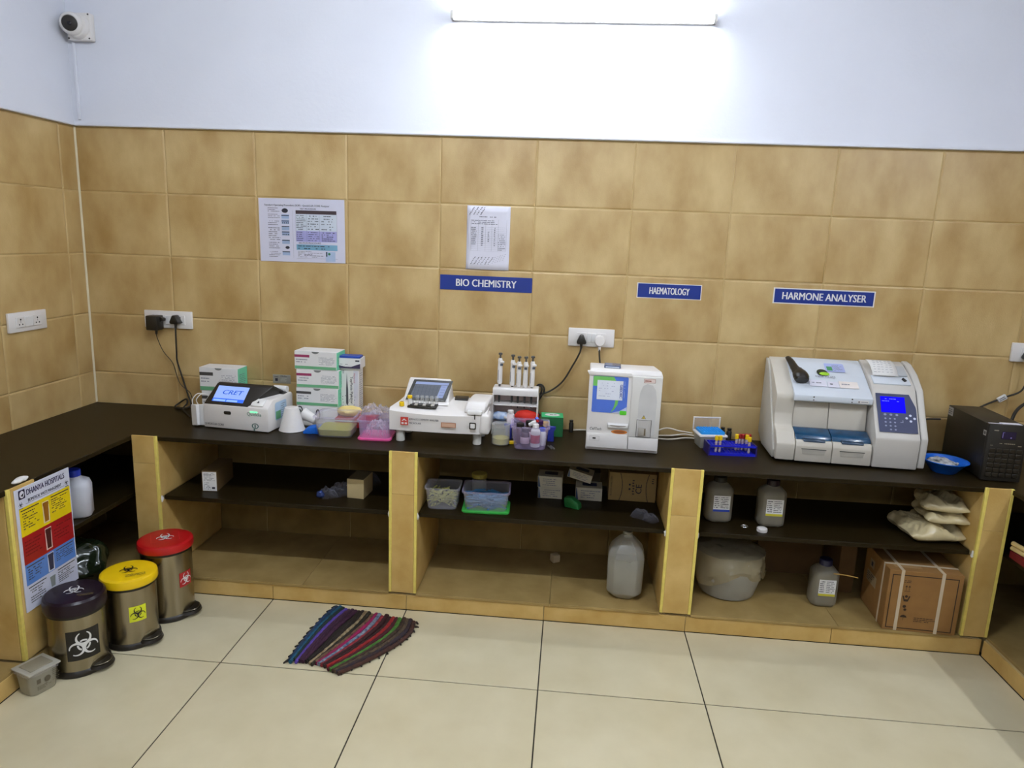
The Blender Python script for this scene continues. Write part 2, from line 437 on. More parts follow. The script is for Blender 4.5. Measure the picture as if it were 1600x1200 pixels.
topslabs(pb, 1.822, 2.898, -0.545, -0.003, [2.42])
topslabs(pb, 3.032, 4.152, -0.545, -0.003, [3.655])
# left and right plinths
pl = plinth('plinth', 'low tiled plinth under the left counter behind the pedal bins', 0.002, 0.527, -3.0, -0.003, None)
for k in range(4):
    ya = -0.545 - FT * k
    tile(pl, (0.535, ya - FT + .001, 0.0012), FT, ZP - 0.0125, rotz=math.pi / 2, b=0.0015, d=0.0008, m=base_m, gap=0.002, name='kerb_tile')
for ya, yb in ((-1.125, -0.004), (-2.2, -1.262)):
    tile(pl, (0.004, ya, ZP), 0.532, yb - ya, rot=(-math.pi / 2, 0, 0), t=0.0115, b=0.0015, d=0.0008, m=bayf_shaded_m, gap=0.0012, name='bay_floor_tile')
pr_ = plinth('plinth', 'low tiled plinth under the right counter, at the edge of the view', 4.265, RX - .002, -3.0, -0.003, None)
for k in range(4):
    ya = -0.545 - FT * k
    tile(pr_, (4.25, ya - .001, 0.0012), FT, ZP - 0.0125, rotz=-math.pi / 2, b=0.0015, d=0.0008, m=base_m, gap=0.002, name='kerb_tile')
tile(pr_, (4.265, -2.2, ZP), 0.600, 2.196, rot=(-math.pi / 2, 0, 0), t=0.0115, b=0.0015, d=0.0008, m=bayf_shaded_m, gap=0.0012, name='bay_floor_tile')

def pillar(label, x0, x1, left, right, joint, top=ZC + .003):
    t = thing('counter_pillar', label, 'pillar', ((x0 + x1) / 2, -0.27, ZP), group='tiled pillars of the back counter')
    h = top - ZP; w_ = (x1 - x0) / 2
    b_ = nb(); box(b_, -w_ + .008, w_ - .008, -0.258, 0.266, 0.0, ZC - .022 - ZP); build('core', b_, grout_m, t)
    s = 0.0125
    a = -w_ + (s if left else 0); b = w_ - (s if right else 0); jz = joint - ZP
    tile(t, (a + .0004, -0.275, 0.0005), b - a, jz, b=0.0012, d=0.0008, t=0.009, m=base_m, gap=0.001, name='front_tile')
    tile(t, (a + .0004, -0.275, jz + .0005), b - a, h - jz, b=0.0012, d=0.0008, t=0.009, m=base_m, gap=0.001, name='front_tile')
    for on, xa in ((left, -w_), (right, w_ - s)):
        if on:
            b_ = nb(); box(b_, xa, xa + s, -0.2755, -0.264, 0.0, h, r=0.001, seg=1); build('edge_strip', b_, yellow_m, t)
    for sg in (-1, 1):
        for z0, z1 in ((0.0, ZS - .02 - ZP), (ZS - ZP, ZC - .022 - ZP)):
            if sg < 0: tile(t, (-w_, 0.264, z0 + .0005), 0.527, z1 - z0, rotz=-math.pi / 2, b=0.0012, d=0.0008, m=base_m, gap=0.001, name='side_tile')
            else: tile(t, (w_, -0.263, z0 + .0005), 0.527, z1 - z0, rotz=math.pi / 2, b=0.0012, d=0.0008, m=base_m, gap=0.001, name='side_tile')
    # broken mortar where the shelf is let into the wall
    for sg in (-1, 1):
        if (left if sg < 0 else right):
            b_ = nb(); blob(b_, (sg * (w_ + .001), -0.262, ZS - .008 - ZP), .006, .006, .016, .004, 90, x0 * 9 + sg, sub=2, flat=False); build('mortar', b_, white2_m, t)
    return t
pillar('tiled pillar in the left corner, just behind the red-lidded bin', 0.537, 0.652, False, True, 0.615)
pillar('tiled pillar under the chemistry analyser, between the left and middle bays', 1.698, 1.822, True, True, 0.548)
pillar('tiled pillar right of the large plastic jug, between the middle and right bays', 2.898, 3.032, True, True, 0.536)
pillar('tiled pillar in the right corner beside the strapped carton', 4.152, 4.262, True, True, 0.56)
# pillar of the left counter that carries the waste poster
t = thing('counter_pillar', 'tiled pillar of the left counter behind the waste poster', 'pillar', (0.27, -1.19, ZP))
b_ = nb(); box(b_, -0.266, 0.256, -0.055, 0.055, 0, ZC - .022 - ZP); build('core', b_, grout_m, t)
tile(t, (0.272, -0.048, 0.0005), 0.112, ZC - ZP, rotz=math.pi / 2, b=.0012, d=.0008, t=.008, m=base_m, gap=.001, name='front_tile')
b_ = nb(); box(b_, 0.258, 0.2725, -0.0635, -0.0495, 0, ZC - ZP, r=.001, seg=1); build('edge_strip', b_, yellow_m, t)
tile(t, (-0.264, -0.0635, 0.0005), 0.52, ZC - .022 - ZP, b=.0012, d=.0008, m=base_m, gap=.001, name='side_tile')
o = tile(t, (0.256, 0.0635, 0.0005), 0.52, ZC - .022 - ZP, rotz=math.pi, b=.0012, d=.0008, m=base_m, gap=.001, name='side_tile')

def shelf(label, x0, x1, y0, y1):
    b_ = nb(); box(b_, x0, x1, y0, y1, ZS - .02, ZS, r=.0015, seg=1)
    tag(build('stone_shelf', b_, granite_m), label, 'shelf', 'black stone shelves under the worktop')
shelf('black stone shelf in the left bay, holding a small labelled carton', 0.653, 1.697, -0.51, -0.001)
shelf('black stone shelf in the middle bay, holding two plastic food tubs', 1.823, 2.897, -0.51, -0.001)
shelf('black stone shelf in the right bay, holding two reagent bottles', 3.033, 4.151, -0.51, -0.001)
shelf('black stone shelf under the left counter, behind the waste poster', 0.001, 0.50, -1.125, -0.004)
shelf('black stone shelf under the right counter, at the right edge', 4.29, RX - .001, -2.2, -0.004)

# ================================================================== lamps and wall fittings
def batten(label, loc, yaw, strength):
    t = thing('tube_light', label, 'lamp', loc, yaw, 'wall-mounted tube lights')
    b_ = nb(); box(b_, -0.58, 0.58, -0.022, -0.001, -0.012, 0.02, r=.003); build('housing', b_, white_m, t)
    b_ = nb(); prism(b_, [(-0.022, -0.010), (-0.036, -0.009), (-0.046, -0.002), (-0.050, 0.006), (-0.046, 0.014), (-0.036, 0.019), (-0.022, 0.019)], -0.572, 0.572, 'x')
    build('diffuser', b_, glow('lamp_%g' % strength, LAMP_COL, strength), t)
    for s in (-1, 1):
        b_ = nb(); box(b_, s * .574 - .007, s * .574 + .007, -0.051, -0.001, -0.012, 0.021, r=.003); build('end_cap', b_, lgrey_m, t)
    return t
batten('lit white tube light high on the back wall', (2.424, -0.0095, 2.612), 0, LAMP_BACK)
batten('lit white tube light high on the right wall', (RX - .0095, -2.2, 2.62), -90, LAMP_RIGHT)
batten('added white fill tube light on the wall behind the camera', (2.3, FY + .001, 2.62), 180, FILL_FRONT)
o = batten('added white fill tube light on the ceiling in the middle of the room', (1.95, -2.2, CZ - .0005), 0, FILL_CEIL)
o.rotation_euler = (math.radians(90), 0, 0)

t = thing('junction_box', 'small round white junction box above the back wall tube light', 'box', (2.47, -0.009, 2.693))
b_ = nb(); lathe(b_, [(0, 0), (.032, 0), (.032, .016), (.026, .022), (0, .023)], seg=28, M=Matrix.Rotation(math.radians(90), 4, 'X')); build('cover', b_, white_m, t)
for a in (35, 145, 215, 325):
    b_ = nb(); lathe(b_, [(0, 0), (.004, 0), (.004, .002), (0, .002)], seg=8, M=Matrix.Translation((.022 * math.cos(math.radians(a)), -.022, .022 * math.sin(math.radians(a)))) @ Matrix.Rotation(math.radians(90), 4, 'X')); build('screw', b_, grey_m, t)

# security camera
t = thing('security_camera', 'white dome security camera with a black lens in the corner', 'camera', (0.094, -0.0095, 2.545))
b_ = nb(); box(b_, -0.058, 0.058, -0.036, 0, -0.06, 0.06, r=.006); build('mount_box', b_, white_m, t)
for dx in (-.05, .05):
    for dz in (-.052, .052):
        b_ = nb(); lathe(b_, [(0, 0), (.004, 0), (.004, .0015), (0, .002)], seg=8, M=Matrix.Translation((dx, -.036, dz)) @ Matrix.Rotation(math.radians(90), 4, 'X')); build('screw', b_, dgrey_m, t)
Mx = Matrix.Translation((0, -.036, 0)) @ Matrix.Rotation(math.radians(90), 4, 'X')
b_ = nb(); lathe(b_, [(0, 0), (.055, 0), (.055, .012), (.05, .022), (.02, .026), (0, .026)], seg=36, M=Mx); build('collar', b_, white_m, t)
aim = V((.26, -.86, -.14)).normalized(); q = aim.to_track_quat('Z', 'Y').to_matrix().to_4x4()
Mb = Matrix.Translation((-.012, -.060, .004)) @ q
b_ = nb(); lathe(b_, [(0, -.04), (.03, -.034), (.046, -.012), (.05, .006), (.048, .022), (.040, .034), (.036, .036), (.034, .033), (0, .033)], seg=36, M=Mb); build('dome', b_, white_m, t)
b_ = nb(); lathe(b_, [(0, .0335), (.033, .0335), (.033, .036), (.02, .0385), (0, .039)], seg=36, M=Mb); lens = build('lens_window', b_, black_m, t)
b_ = nb(); lathe(b_, [(0, .039), (.009, .039), (.006, .0405), (0, .0405)], seg=20, M=Mb @ Matrix.Translation((0, 0.0, 0))); build('lens', b_, mat('lens_glass', (16, 14, 22), rough=.05), lens)
b_ = nb(); box(b_, 0.036, 0.049, -0.0205, -0.0085, TOP + .03, 2.484, r=.002, seg=1)
tag(build('cable_trunking', b_, plaster_m), 'thin white cable trunking running down below the camera', 'trunking')

# sockets
def socket_plate(label, w_, loc, yaw, mods):
    """mods: list of (kind, x0, x1) in plate coordinates"""
    t = thing('socket_plate', label, 'socket', loc, yaw, 'white wall socket plates')
    b_ = nb(); box(b_, -w_ / 2, w_ / 2, -0.012, 0, -.0435, .0435, r=.003); build('plate', b_, white_m, t)
    f = FR(0, -.0165, 0)
    for kind, x0, x1 in mods:
        b_ = nb(); box(b_, x0 + .0006, x1 - .0006, -.0165, -.011, -.0235, .0235, r=.0015, seg=1)
        if kind == 'switch':
            o = build('switch', b_, white_m, t)
            b_ = nb(); prism(b_, [(-.0162, -.020), (-.0195, .019), (-.0162, .020)], x0 + .002, x1 - .002, 'x'); build('rocker', b_, white2_m, o)
        else:
            o = build('socket', b_, white_m, t); c = (x0 + x1) / 2; b_ = nb()
            f.ell(b_, c, .012, .0042); f.ell(b_, c - .0095, -.010, .0034); f.ell(b_, c + .0095, -.010, .0034)
            f.rect(b_, c - .001, -.002, c + .001, .006)
            build('pin_hole', b_, blackm_m, o)
    return t
socket_plate('white socket plate above the black worktop corner, with two black plugs', .25, (0.425, -0.0002, 1.190), 0, [('switch', -.085, -.06), ('socket', -.06, -.01), ('switch', -.01, .015), ('switch', .015, .04), ('socket', .04, .09)])
socket_plate('white socket plate above the blood analyser, with a black and a white plug', .22, (2.549, -0.0002, 1.202), 0, [('socket', -.07, -.022), ('switch', -.022, 0), ('switch', 0, .022), ('socket', .022, .07)])
socket_plate('white socket plate at the right edge above the black power unit', .22, (4.582, -0.0002, 1.230), 0, [('socket', -.07, -.022), ('switch', -.022, 0), ('switch', 0, .022), ('socket', .022, .07)])
socket_plate('white empty twin socket plate on the left wall', .227, (0.0002, -0.428, 1.209), 90, [('socket', -.075, -.025), ('switch', -.025, .025), ('socket', .025, .075)])

def plug(label, loc, m, kind, cord):
    t = thing('power_plug', label, 'plug', loc)
    b_ = nb()
    if kind == 'tri': prism(b_, [(-.021, -.022), (.021, -.022), (.024, -.012), (.008, .022), (-.008, .022), (-.024, -.012)], -.040, 0, 'y', r=.005); zb = -.022
    elif kind == 'brick': box(b_, -.030, .030, -.062, 0, -.045, .028, r=.006); prism(b_, [(.028, -.004), (.046, .002), (.046, .014), (.028, .022)], -.035, -.008, 'y', r=.002); zb = -.045
    else: lathe(b_, [(0, 0), (.026, 0), (.026, .03), (.022, .036), (0, .037)], seg=28, M=Matrix.Rotation(math.radians(90), 4, 'X')); zb = -.026
    build('body', b_, m, t)
    b_ = nb(); tube(b_, [(0, -.02, zb + .006), (0, -.021, zb - .012), (0, -.022, zb - .024)], [.0075, .006, .0045], n=2); build('strain_relief', b_, m, t)
    if cord:
        b_ = nb(); tube(b_, [V(p) - V(loc) for p in cord], .0042 if kind != 'brick' else .002, seg=8, n=8); build('cord', b_, blackm_m, t)
    return t
plug('square black adapter plug in the left socket plate with a thin lead', (0.375, -.0175, 1.185), black_m, 'brick',
     [(0.375, -.04, 1.13), (0.378, -.04, 1.10), (0.40, -.03, 1.03), (0.44, -.02, .97), (0.46, -.02, .90), (0.485, -.03, .86), (0.53, -.03, .82), (0.55, -.04, .76), (0.565, -.07, .744), (0.62, -.16, .742)])
plug('triangular black plug in the left socket plate with a thick cord', (0.478, -.0175, 1.196), black_m, 'tri',
     [(0.478, -.04, 1.165), (0.478, -.042, 1.12), (0.47, -.03, 1.03), (0.468, -.025, .98), (0.49, -.025, .90), (0.515, -.03, .82), (0.535, -.04, .76), (0.50, -.06, .744), (0.45, -.04, .745), (0.46, -.02, .76), (0.50, -.02, .785), (0.51, -.03, .765), (0.51, -.07, .744), (.62, -.2, .743)])
plug('triangular black plug left of the white round plug, above the blood analyser', (2.503, -.0175, 1.196), black_m, 'tri',
     [(2.503, -.04, 1.165), (2.497, -.042, 1.13), (2.465, -.03, 1.06), (2.42, -.025, .98), (2.36, -.025, .93), (2.31, -.03, .915), (2.295, -.03, .90), (2.30, -.028, .955), (2.325, -.03, .96), (2.335, -.03, .93), (2.30, -.035, .865), (2.285, -.035, .83), (2.287, -.03, .90), (2.31, -.035, .955), (2.325, -.04, .94), (2.30, -.04, .87), (2.29, -.04, .855)])
b_ = nb(); tube(b_, [(2.293, -.042, .862), (2.302, -.044, .835), (2.322, -.046, .81)], [.009, .010, .008], seg=8, n=4, flat=.8)
tag(build('connector', b_, black_m), 'black cord connector hanging above the green box', 'connector')
plug('round white plug beside the black triangular plug, above the blood analyser', (2.59, -.0175, 1.192), white_m, 'round',
     [(2.59, -.04, 1.155), (2.592, -.045, 1.12), (2.600, -.05, 1.07), (2.612, -.055, 1.03), (2.62, -.055, .95), (2.64, -.03, .80), (2.70, -.03, .745)])
plug('triangular black plug at the right edge with a hanging cord', (4.535, -.0175, 1.224), black_m, 'tri',
     [(4.535, -.04, 1.19), (4.54, -.05, 1.15), (4.53, -.04, 1.06), (4.46, -.035, 1.02), (4.37, -.03, .97), (4.31, -.035, .92), (4.30, -.05, .85)])
b_ = nb(); box(b_, -.012, .012, -.006, .006, -.02, .02, r=.002, seg=1)
o = tag(build('cord_tag', b_, white2_m, loc=(4.452, -.036, 1.016), rot=(0, math.radians(55), 0)), 'white paper tag wrapped round the cord at the right edge', 'tag')
b_ = nb(); F((0, -.0063, 0), (0, 0, 1), (-1, 0, 0)).textlines(b_, -.015, -.008, .015, .008, 2); build('print', b_, ink_m, o)
b_ = nb(); tube(b_, [(4.66, -.05, 1.05), (4.58, -.07, 1.03), (4.50, -.09, .985), (4.46, -.12, .92), (4.45, -.14, .80), (4.45, -.12, .745)], .007, n=8)
tag(build('black_cable', b_, blackm_m), 'thick black cord curving down behind the power unit at the right edge', 'cord')
b_ = nb(); tube(b_, [(4.02, -.03, .86), (4.08, -.03, .885), (4.14, -.04, .90), (4.19, -.05, .905)], .0045, n=8)
tag(build('black_cable', b_, blackm_m), 'short black cord between the hormone analyser and the power unit', 'cord')

# signs --------------------------------------------------------------
def sign(label, x0, x1, z0, z1, string, size, sx=1.0, border=0.0):
    t = thing('wall_sign', label, 'sign', ((x0 + x1) / 2, 0.0, (z0 + z1) / 2), group='blue name signs on the tiles')
    w_, h_ = (x1 - x0) / 2, (z1 - z0) / 2
    if border:
        b_ = nb(); box(b_, -w_, w_, -.0012, 0.0, -h_, h_); build('backing', b_, white2_m, t)
    b_ = nb(); box(b_, -w_ + border, w_ - border, -.0022, -.0002 if not border else -.0012, -h_ + border * .8, h_ - border * .8); build('panel', b_, blue_m, t)
    FR(0, -.0022, 0).text('lettering', string, 0, -.001, size, white2_m, t, bold=.022, sx=sx)
sign('blue sign reading BIO CHEMISTRY below the handwritten sheet', 1.807, 2.253, 1.402, 1.473, 'BIO CHEMISTRY', .049, .84)
sign('small blue sign reading HAEMATOLOGY above the blood analyser', 2.751, 3.052, 1.403, 1.474, 'HAEMATOLOGY', .045, .56, .004)
sign('blue white-bordered sign reading HARMONE ANALYSER on the right', 3.381, 3.840, 1.405, 1.478, 'HARMONE ANALYSER', .048, .80, .006)

# laminated procedure sheet -------------------------------------------
t = thing('instruction_sheet', 'laminated landscape procedure sheet with a coloured table on the tiles', 'poster', (0.914, 0.0, 1.502), rot=(0, math.radians(-.5), 0))
b_ = nb(); box(b_, 0, .425, -.0015, -.0002, 0, .30); build('sheet', b_, mat('laminate', (208, 208, 226), rough=.12, var=.02, coat=.6), t)
f = FR(0, -.0015, 0); ik = nb()
f.text('lettering', 'Standard Operating Procedure (SOP) - QuickCLIA CORE Analyser', .19, .268, .0118, ink_m, t, bold=.015)
f.text('lettering', 'TEST PROCEDURE', .245, .253, .010, ink_m, t, bold=.015)
f.text('lettering', 'DILUTION PROCEDURES', .25, .0915, .010, ink_m, t, bold=.02)
b_ = nb(); f.rect(b_, .183, .229, .385, .246); build('table_header', b_, mat('header_print', (62, 48, 54), rough=.5), t)
b_ = nb(); f.rect(b_, .183, .150, .385, .228); build('table_field', b_, mat('pale_print', (196, 204, 216), rough=.5), t)
b_ = nb(); f.rect(b_, .183, .098, .385, .149); build('table_field', b_, mat('lilac_print', (160, 158, 208), rough=.5), t)
b_ = nb(); f.rect(b_, .183, .058, .387, .085); build('table_field', b_, mat('teal_print', (112, 158, 184), rough=.5), t)
f.textlines(ik, .186, .152, .235, .226, 9, h=.35, off=.0012); f.textlines(ik, .242, .152, .30, .226, 6, h=.3, dens=.6, off=.0012); f.textlines(ik, .31, .152, .38, .226, 6, h=.3, dens=.5, off=.0012)
f.textlines(ik, .186, .100, .225, .147, 5, h=.35, off=.0012); f.textlines(ik, .242, .100, .30, .147, 5, h=.3, off=.0012); f.textlines(ik, .31, .100, .38, .147, 5, h=.35, off=.0012)
f.textlines(ik, .19, .060, .38, .083, 2, h=.3, off=.0012); f.textlines(ik, .19, .022, .32, .054, 5, h=.3)
for k, (v0, v1, n) in enumerate(((.235, .258, 3), (.205, .228, 3), (.172, .197, 3), (.10, .165, 7), (.06, .095, 4), (.02, .05, 4))): f.textlines(ik, .045, v0, .105, v1, n, h=.3)
for u in (.182, .236, .30, .386): f.rect(ik, u, .098, u + .0006, .228, .0013)
f.rect(ik, .167, .02, .1675, .245); f.rect(ik, .183, .018, .387, .0186)
build('printed_text', ik, ink_m, t)
b_ = nb()
for v in (.205, .18, .15, .125, .085, .03):
    f.rect(b_, .112, v, .150, v + .02, .0009)
build('diagram', b_, mat('diagram_print', (150, 168, 200), rough=.5), t)
b_ = nb()
for v in (.218, .192, .166, .14, .1, .045): f.rect(b_, .112, v, .150, v + .004, .0012)
for v in (.185, .130):
    for k in range(4): f.ell(b_, .118 + k * .009, v, .003, off=.0012)
f.ell(b_, .13, .243, .016, .011, off=.0012, n=12); f.ell(b_, .138, .068, .011, .007, off=.0012, n=12)
f.rect(b_, .33, .03, .336, .052, .0012); build('diagram', b_, ink_m, t)
b_ = nb(); f.rect(b_, .328, .006, .376, .052, .0009); build('diagram', b_, mat('diagram_print2', (168, 186, 214), rough=.5), t)
b_ = nb(); f.ell(b_, .346, .042, .006, off=.0014, n=14); build('diagram', b_, mat('green_print', (40, 110, 60), rough=.5), t)

# handwritten sheet
t = thing('paper_sheet', 'white portrait paper sheet with a table and slanted handwriting', 'paper', (1.931, 0.0, 1.504))
b_ = nb()
n = 10
g = [[b_.verts.new((.206 * i / n, -.0012 - .0035 * (math.sin(i / n * 3.1) * .5) - (.006 * max(0, .25 - j / n) * 2), .297 * j / n)) for j in range(n + 1)] for i in range(n + 1)]
for i in range(n):
    for j in range(n): b_.faces.new((g[i][j], g[i + 1][j], g[i + 1][j + 1], g[i][j + 1]))
o = build('sheet', b_, paper_m, t); md = o.modifiers.new('thickness', 'SOLIDIFY'); md.thickness = .0004; md.offset = 0
f = FR(0, -.0052, 0); ik = nb()
for r_ in range(14): f.rect(ik, .02, .088 + r_ * .0085, .19, .0883 + r_ * .0085)
for u in (.02, .055, .09, .12, .15, .19): f.rect(ik, u, .088, u + .0006, .235)
f.textlines(ik, .024, .21, .185, .233, 3, h=.3); f.textlines(ik, .022, .115, .052, .2, 10, h=.4); f.textlines(ik, .07, .11, .08, .2, 10, h=.5, ragged=0); f.textlines(ik, .101, .13, .108, .18, 6, h=.5, ragged=0)
f.textlines(ik, .131, .11, .137, .2, 10, h=.5, ragged=0); f.textlines(ik, .152, .09, .185, .17, 9, h=.35); f.textlines(ik, .06, .243, .14, .25, 1, h=.5, ragged=0)
build('printed_text', ik, gink_m, t)
b_ = nb(); rg = random.Random(3)
for (u0, v0, n) in ((.012, .255, 4), (.02, .024, 6)):
    for k in range(n):
        u = u0 + k * .017; v = v0
        for q in range(5):
            a = (u + q * .005 + rg.uniform(-.002, .002), v + q * .0075); l = rg.uniform(.004, .008)
            f.poly(b_, [a, (a[0] + l, a[1] + l * .55), (a[0] + l - .001, a[1] + l * .55 + .0022), (a[0] - .001, a[1] + .0022)])
build('handwriting', b_, ink_m, t)
b_ = nb()
for k in range(5):
    for q in range(4):
        a = (.125 + k * .012 + q * .004, .03 + q * .009 + k * .004); f.poly(b_, [a, (a[0] + .006, a[1] + .004), (a[0] + .0055, a[1] + .005), (a[0] - .0005, a[1] + .001)])
build('handwriting', b_, gink_m, t)

# small card on the tiles
t = thing('wall_card', 'small grey card stuck to the tiles above the white cone', 'card', (0.957, 0.0, 0.891))
b_ = nb(); box(b_, 0, .092, -.003, -.0004, 0, .045, r=.001, seg=1); build('card', b_, mat('grey_card', (150, 146, 136), rough=.5), t)
f = FR(0, -.003, 0); ik = nb(); f.rect(ik, .012, .012, .026, .026); f.textlines(ik, .008, .030, .034, .036, 1); f.textlines(ik, .04, .034, .08, .043, 2, h=.4); build('print', ik, ink_m, t)
b_ = nb(); f.textlines(b_, .04, .01, .08, .03, 4, h=.5); build('print', b_, mat('pale_grey_print', (186, 184, 176), rough=.6), t)

# ================================================================== instruments on the worktop
# --- immunoassay analyser with the CRET screen
t = thing('immunoassay_analyser', 'white benchtop analyser whose lit screen reads CRET', 'analyser', (0.770, -0.351, ZC), -6.1)
b_ = nb(); prism(b_, [(0, .004), (0, .116), (.045, .147), (.222, .152), (.232, .14), (.232, .004)], 0.0, .328, 'x', r=.006); build('body', b_, white_m, t)
b_ = nb(); hull(b_, [(.002, .0005, .117), (.222, .0005, .117), (.232, .004, .122), (.262, .046, .160), (.302, .085, .196), (.302, .10, .204), (.022, .085, .196), (.022, .10, .202), (.022, .200, .158), (.302, .200, .158), (.002, .004, .11), (.225, .004, .11), (.022, .195, .14), (.302, .195, .14)], r=.004)
hood = build('screen_hood', b_, black_m, t)
sl = V((0, .0845, .079)).normalized()
f = F((0.0, .0005, .117), (1, 0, 0), sl)
b_ = nb(); f.rect(b_, .038, .016, .196, .104, .0016)
scr = build('screen', b_, glow('cret_screen', lin((150, 178, 250)), 1.0), t); 
b_ = nb(); f.rect(b_, .038, .016, .196, .034, .002); build('screen_bar', b_, glow('screen_bar', lin((60, 110, 235)), 1.0), scr)
b_ = nb(); f.rect(b_, .044, .018, .105, .028, .0024); f.rect(b_, .110, .018, .165, .028, .0024); build('screen_button', b_, glow('screen_btn', lin((150, 190, 250)), 1.0), scr)
f.text('screen_lettering', 'CRET', .122, .068, .034, glow('screen_txt', lin((40, 90, 205)), 1.0), scr, off=.0026, bold=.02, sx=1.25, shear=.15)
f0 = FR(0, 0, 0)
b_ = nb(); f0.rrect(b_, .105, .073, .142, .089, .007, .0012); build('slot', b_, blackm_m, t)
f0.text('lettering', 'QUICKCLIA CORE', .055, .022, .014, ink_m, t, bold=.01, off=.0015, sx=.85)
f0.text('lettering', 'Quicklia', .258, .084, .022, mat('green_ink', (20, 110, 80), rough=.6), t, off=.0015)
b_ = nb(); f0.rrect(b_, .238, .092, .275, .099, .003, .0013); build('status_light', b_, glow('green_led', lin((120, 240, 170)), 1.6), t)
b_ = nb()
for k in range(20):
    a0, a1 = 2 * math.pi * k / 20, 2 * math.pi * (k + 1) / 20
    f0.poly(b_, [(.262 + r_ * math.cos(a), .03 + .75 * r_ * math.sin(a)) for r_, a in ((.013, a0), (.017, a0), (.017, a1), (.013, a1))], .0014)
f0.rect(b_, .259, .022, .264, .036, .0014); f0.ell(b_, .257, .012, .004, off=.0014, n=10); build('emblem', b_, mat('teal_ink', (22, 90, 80), rough=.6), t)
fp = F((0.0, .002, .1175), (1, 0, 0), V((0, .045, .031)))
b_ = nb(); fp.slab(b_, .238, .004, .300, .05, .0, .006, r=.003); pn = build('access_panel', b_, white2_m, t)
b_ = nb(); fp.poly(b_, [(.262, .022), (.276, .022), (.269, .036)], .0068); build('warning_triangle', b_, ink_m, pn)
b_ = nb(); box(b_, .225, .318, .160, .196, .150, .1555, r=.001, seg=1); build('printer_slot', b_, black_m, t)
b_ = nb(); tube(b_, [(.248, .204, .166), (.30, .204, .166), (.315, .204, .166)], .016, n=1, seg=16); build('paper_roll', b_, white2_m, t)
fs = F((.328, 0, 0), (0, 1, 0), (0, 0, 1))
b_ = nb(); fs.rrect(b_, .06, .045, .165, .13, .012, .0012); st = build('sticker', b_, mat('pale_blue_sticker', (176, 200, 224), rough=.5), t)
b_ = nb(); fs.rect(b_, .065, .05, .11, .088, .0018); build('sticker_field', b_, green_m, st)
b_ = nb(); fs.textlines(b_, .112, .05, .16, .12, 7, h=.35, off=.0018); build('print', b_, gink_m, st)

# --- reagent boxes
def reagent_box(label, loc, yaw, w_, d_, h_, stripe, group, seed):
    t = thing('reagent_box', label, 'box', loc, yaw, group)
    b_ = nb(); box(b_, -w_ / 2, w_ / 2, 0, d_, 0, h_, r=.0015, seg=1); build('carton', b_, white2_m, t)
    f = FR(0, 0, 0); fs = F((w_ / 2, 0, 0), (0, 1, 0), (0, 0, 1)); rg = random.Random(seed)
    b_ = nb(); f.rect(b_, -w_ / 2 + .002, .003, w_ / 2 - .002, h_ * .19); build('green_band', b_, green_m, t)
    b_ = nb(); fs.rect(b_, .001, .001, d_ - .002, h_ - .002); build('side_panel', b_, mint_m, t)
    b_ = nb(); f.rect(b_, -w_ / 2 + .001, h_ * .66, -w_ * .14, h_ * .80, .0009); build('colour_bar', b_, stripe, t)
    b_ = nb(); f.textlines(b_, -w_ / 2 + .008, h_ * .34, -w_ * .14, h_ * .6, 2, h=.35, rng=rg); f.textlines(b_, w_ * .08, h_ * .28, w_ * .47, h_ * .72, 7, h=.3, ragged=.2, rng=rg)
    fs.textlines(b_, d_ * .15, h_ * .2, d_ * .8, h_ * .75, 7, h=.3, off=.0012, rng=rg); build('print', b_, gink_m, t)
    b_ = nb()
    f.poly(b_, [(.018 * math.cos(math.pi + math.pi * k / 12), h_ + .6 * .018 * math.sin(math.pi + math.pi * k / 12) - .0012) for k in range(13)], .001)
    build('thumb_tab', b_, mat('tab_grey', (120, 120, 116), rough=.6), t)
    return t
gA, gB = 'green and white cartons behind the CRET analyser', 'green and white cartons stacked beside the tip carton'
reagent_box('green-ended white carton, lower of the two behind the CRET analyser', (0.733, -.108, ZC), 1, .197, .104, .118, dgrey_m, gA, 1)
reagent_box('green-ended white carton, upper of the two behind the CRET analyser', (0.725, -.108, ZC + .1185), 0, .197, .104, .118, dgrey_m, gA, 2)
t = thing('carton', 'plain white carton at the bottom of the tall stack', 'box', (1.245, -.165, ZC), 0)
b_ = nb(); box(b_, -.102, .102, 0, .125, 0, .085, r=.0015, seg=1); build('carton', b_, white2_m, t)
b_ = nb()
for cx_, rr in ((-.085, .010), (.005, .012)):
    tube(b_, [(cx_ + rr * .8 * math.cos(2 * math.pi * k / 14), -.006, .045 + rr * 2.1 * math.sin(2 * math.pi * k / 14)) for k in range(15)], .0025, n=1, seg=6)
build('cord_loop', b_, blackm_m, t)
for k, (dx, st, nm) in enumerate(((0.002, dgrey_m, 'grey-barred carton, lowest of the three green-banded ones in the tall stack'), (0.006, plum_m, 'plum-barred carton in the middle of the tall green-banded stack'), (-.003, plum_m, 'plum-barred carton on top of the tall green-banded stack'))):
    reagent_box(nm, (1.243 + dx, -.165, ZC + .0855 + k * .0895), (-1, 1, -1.5)[k], .208, .12, .089, st, gB, 10 + k)

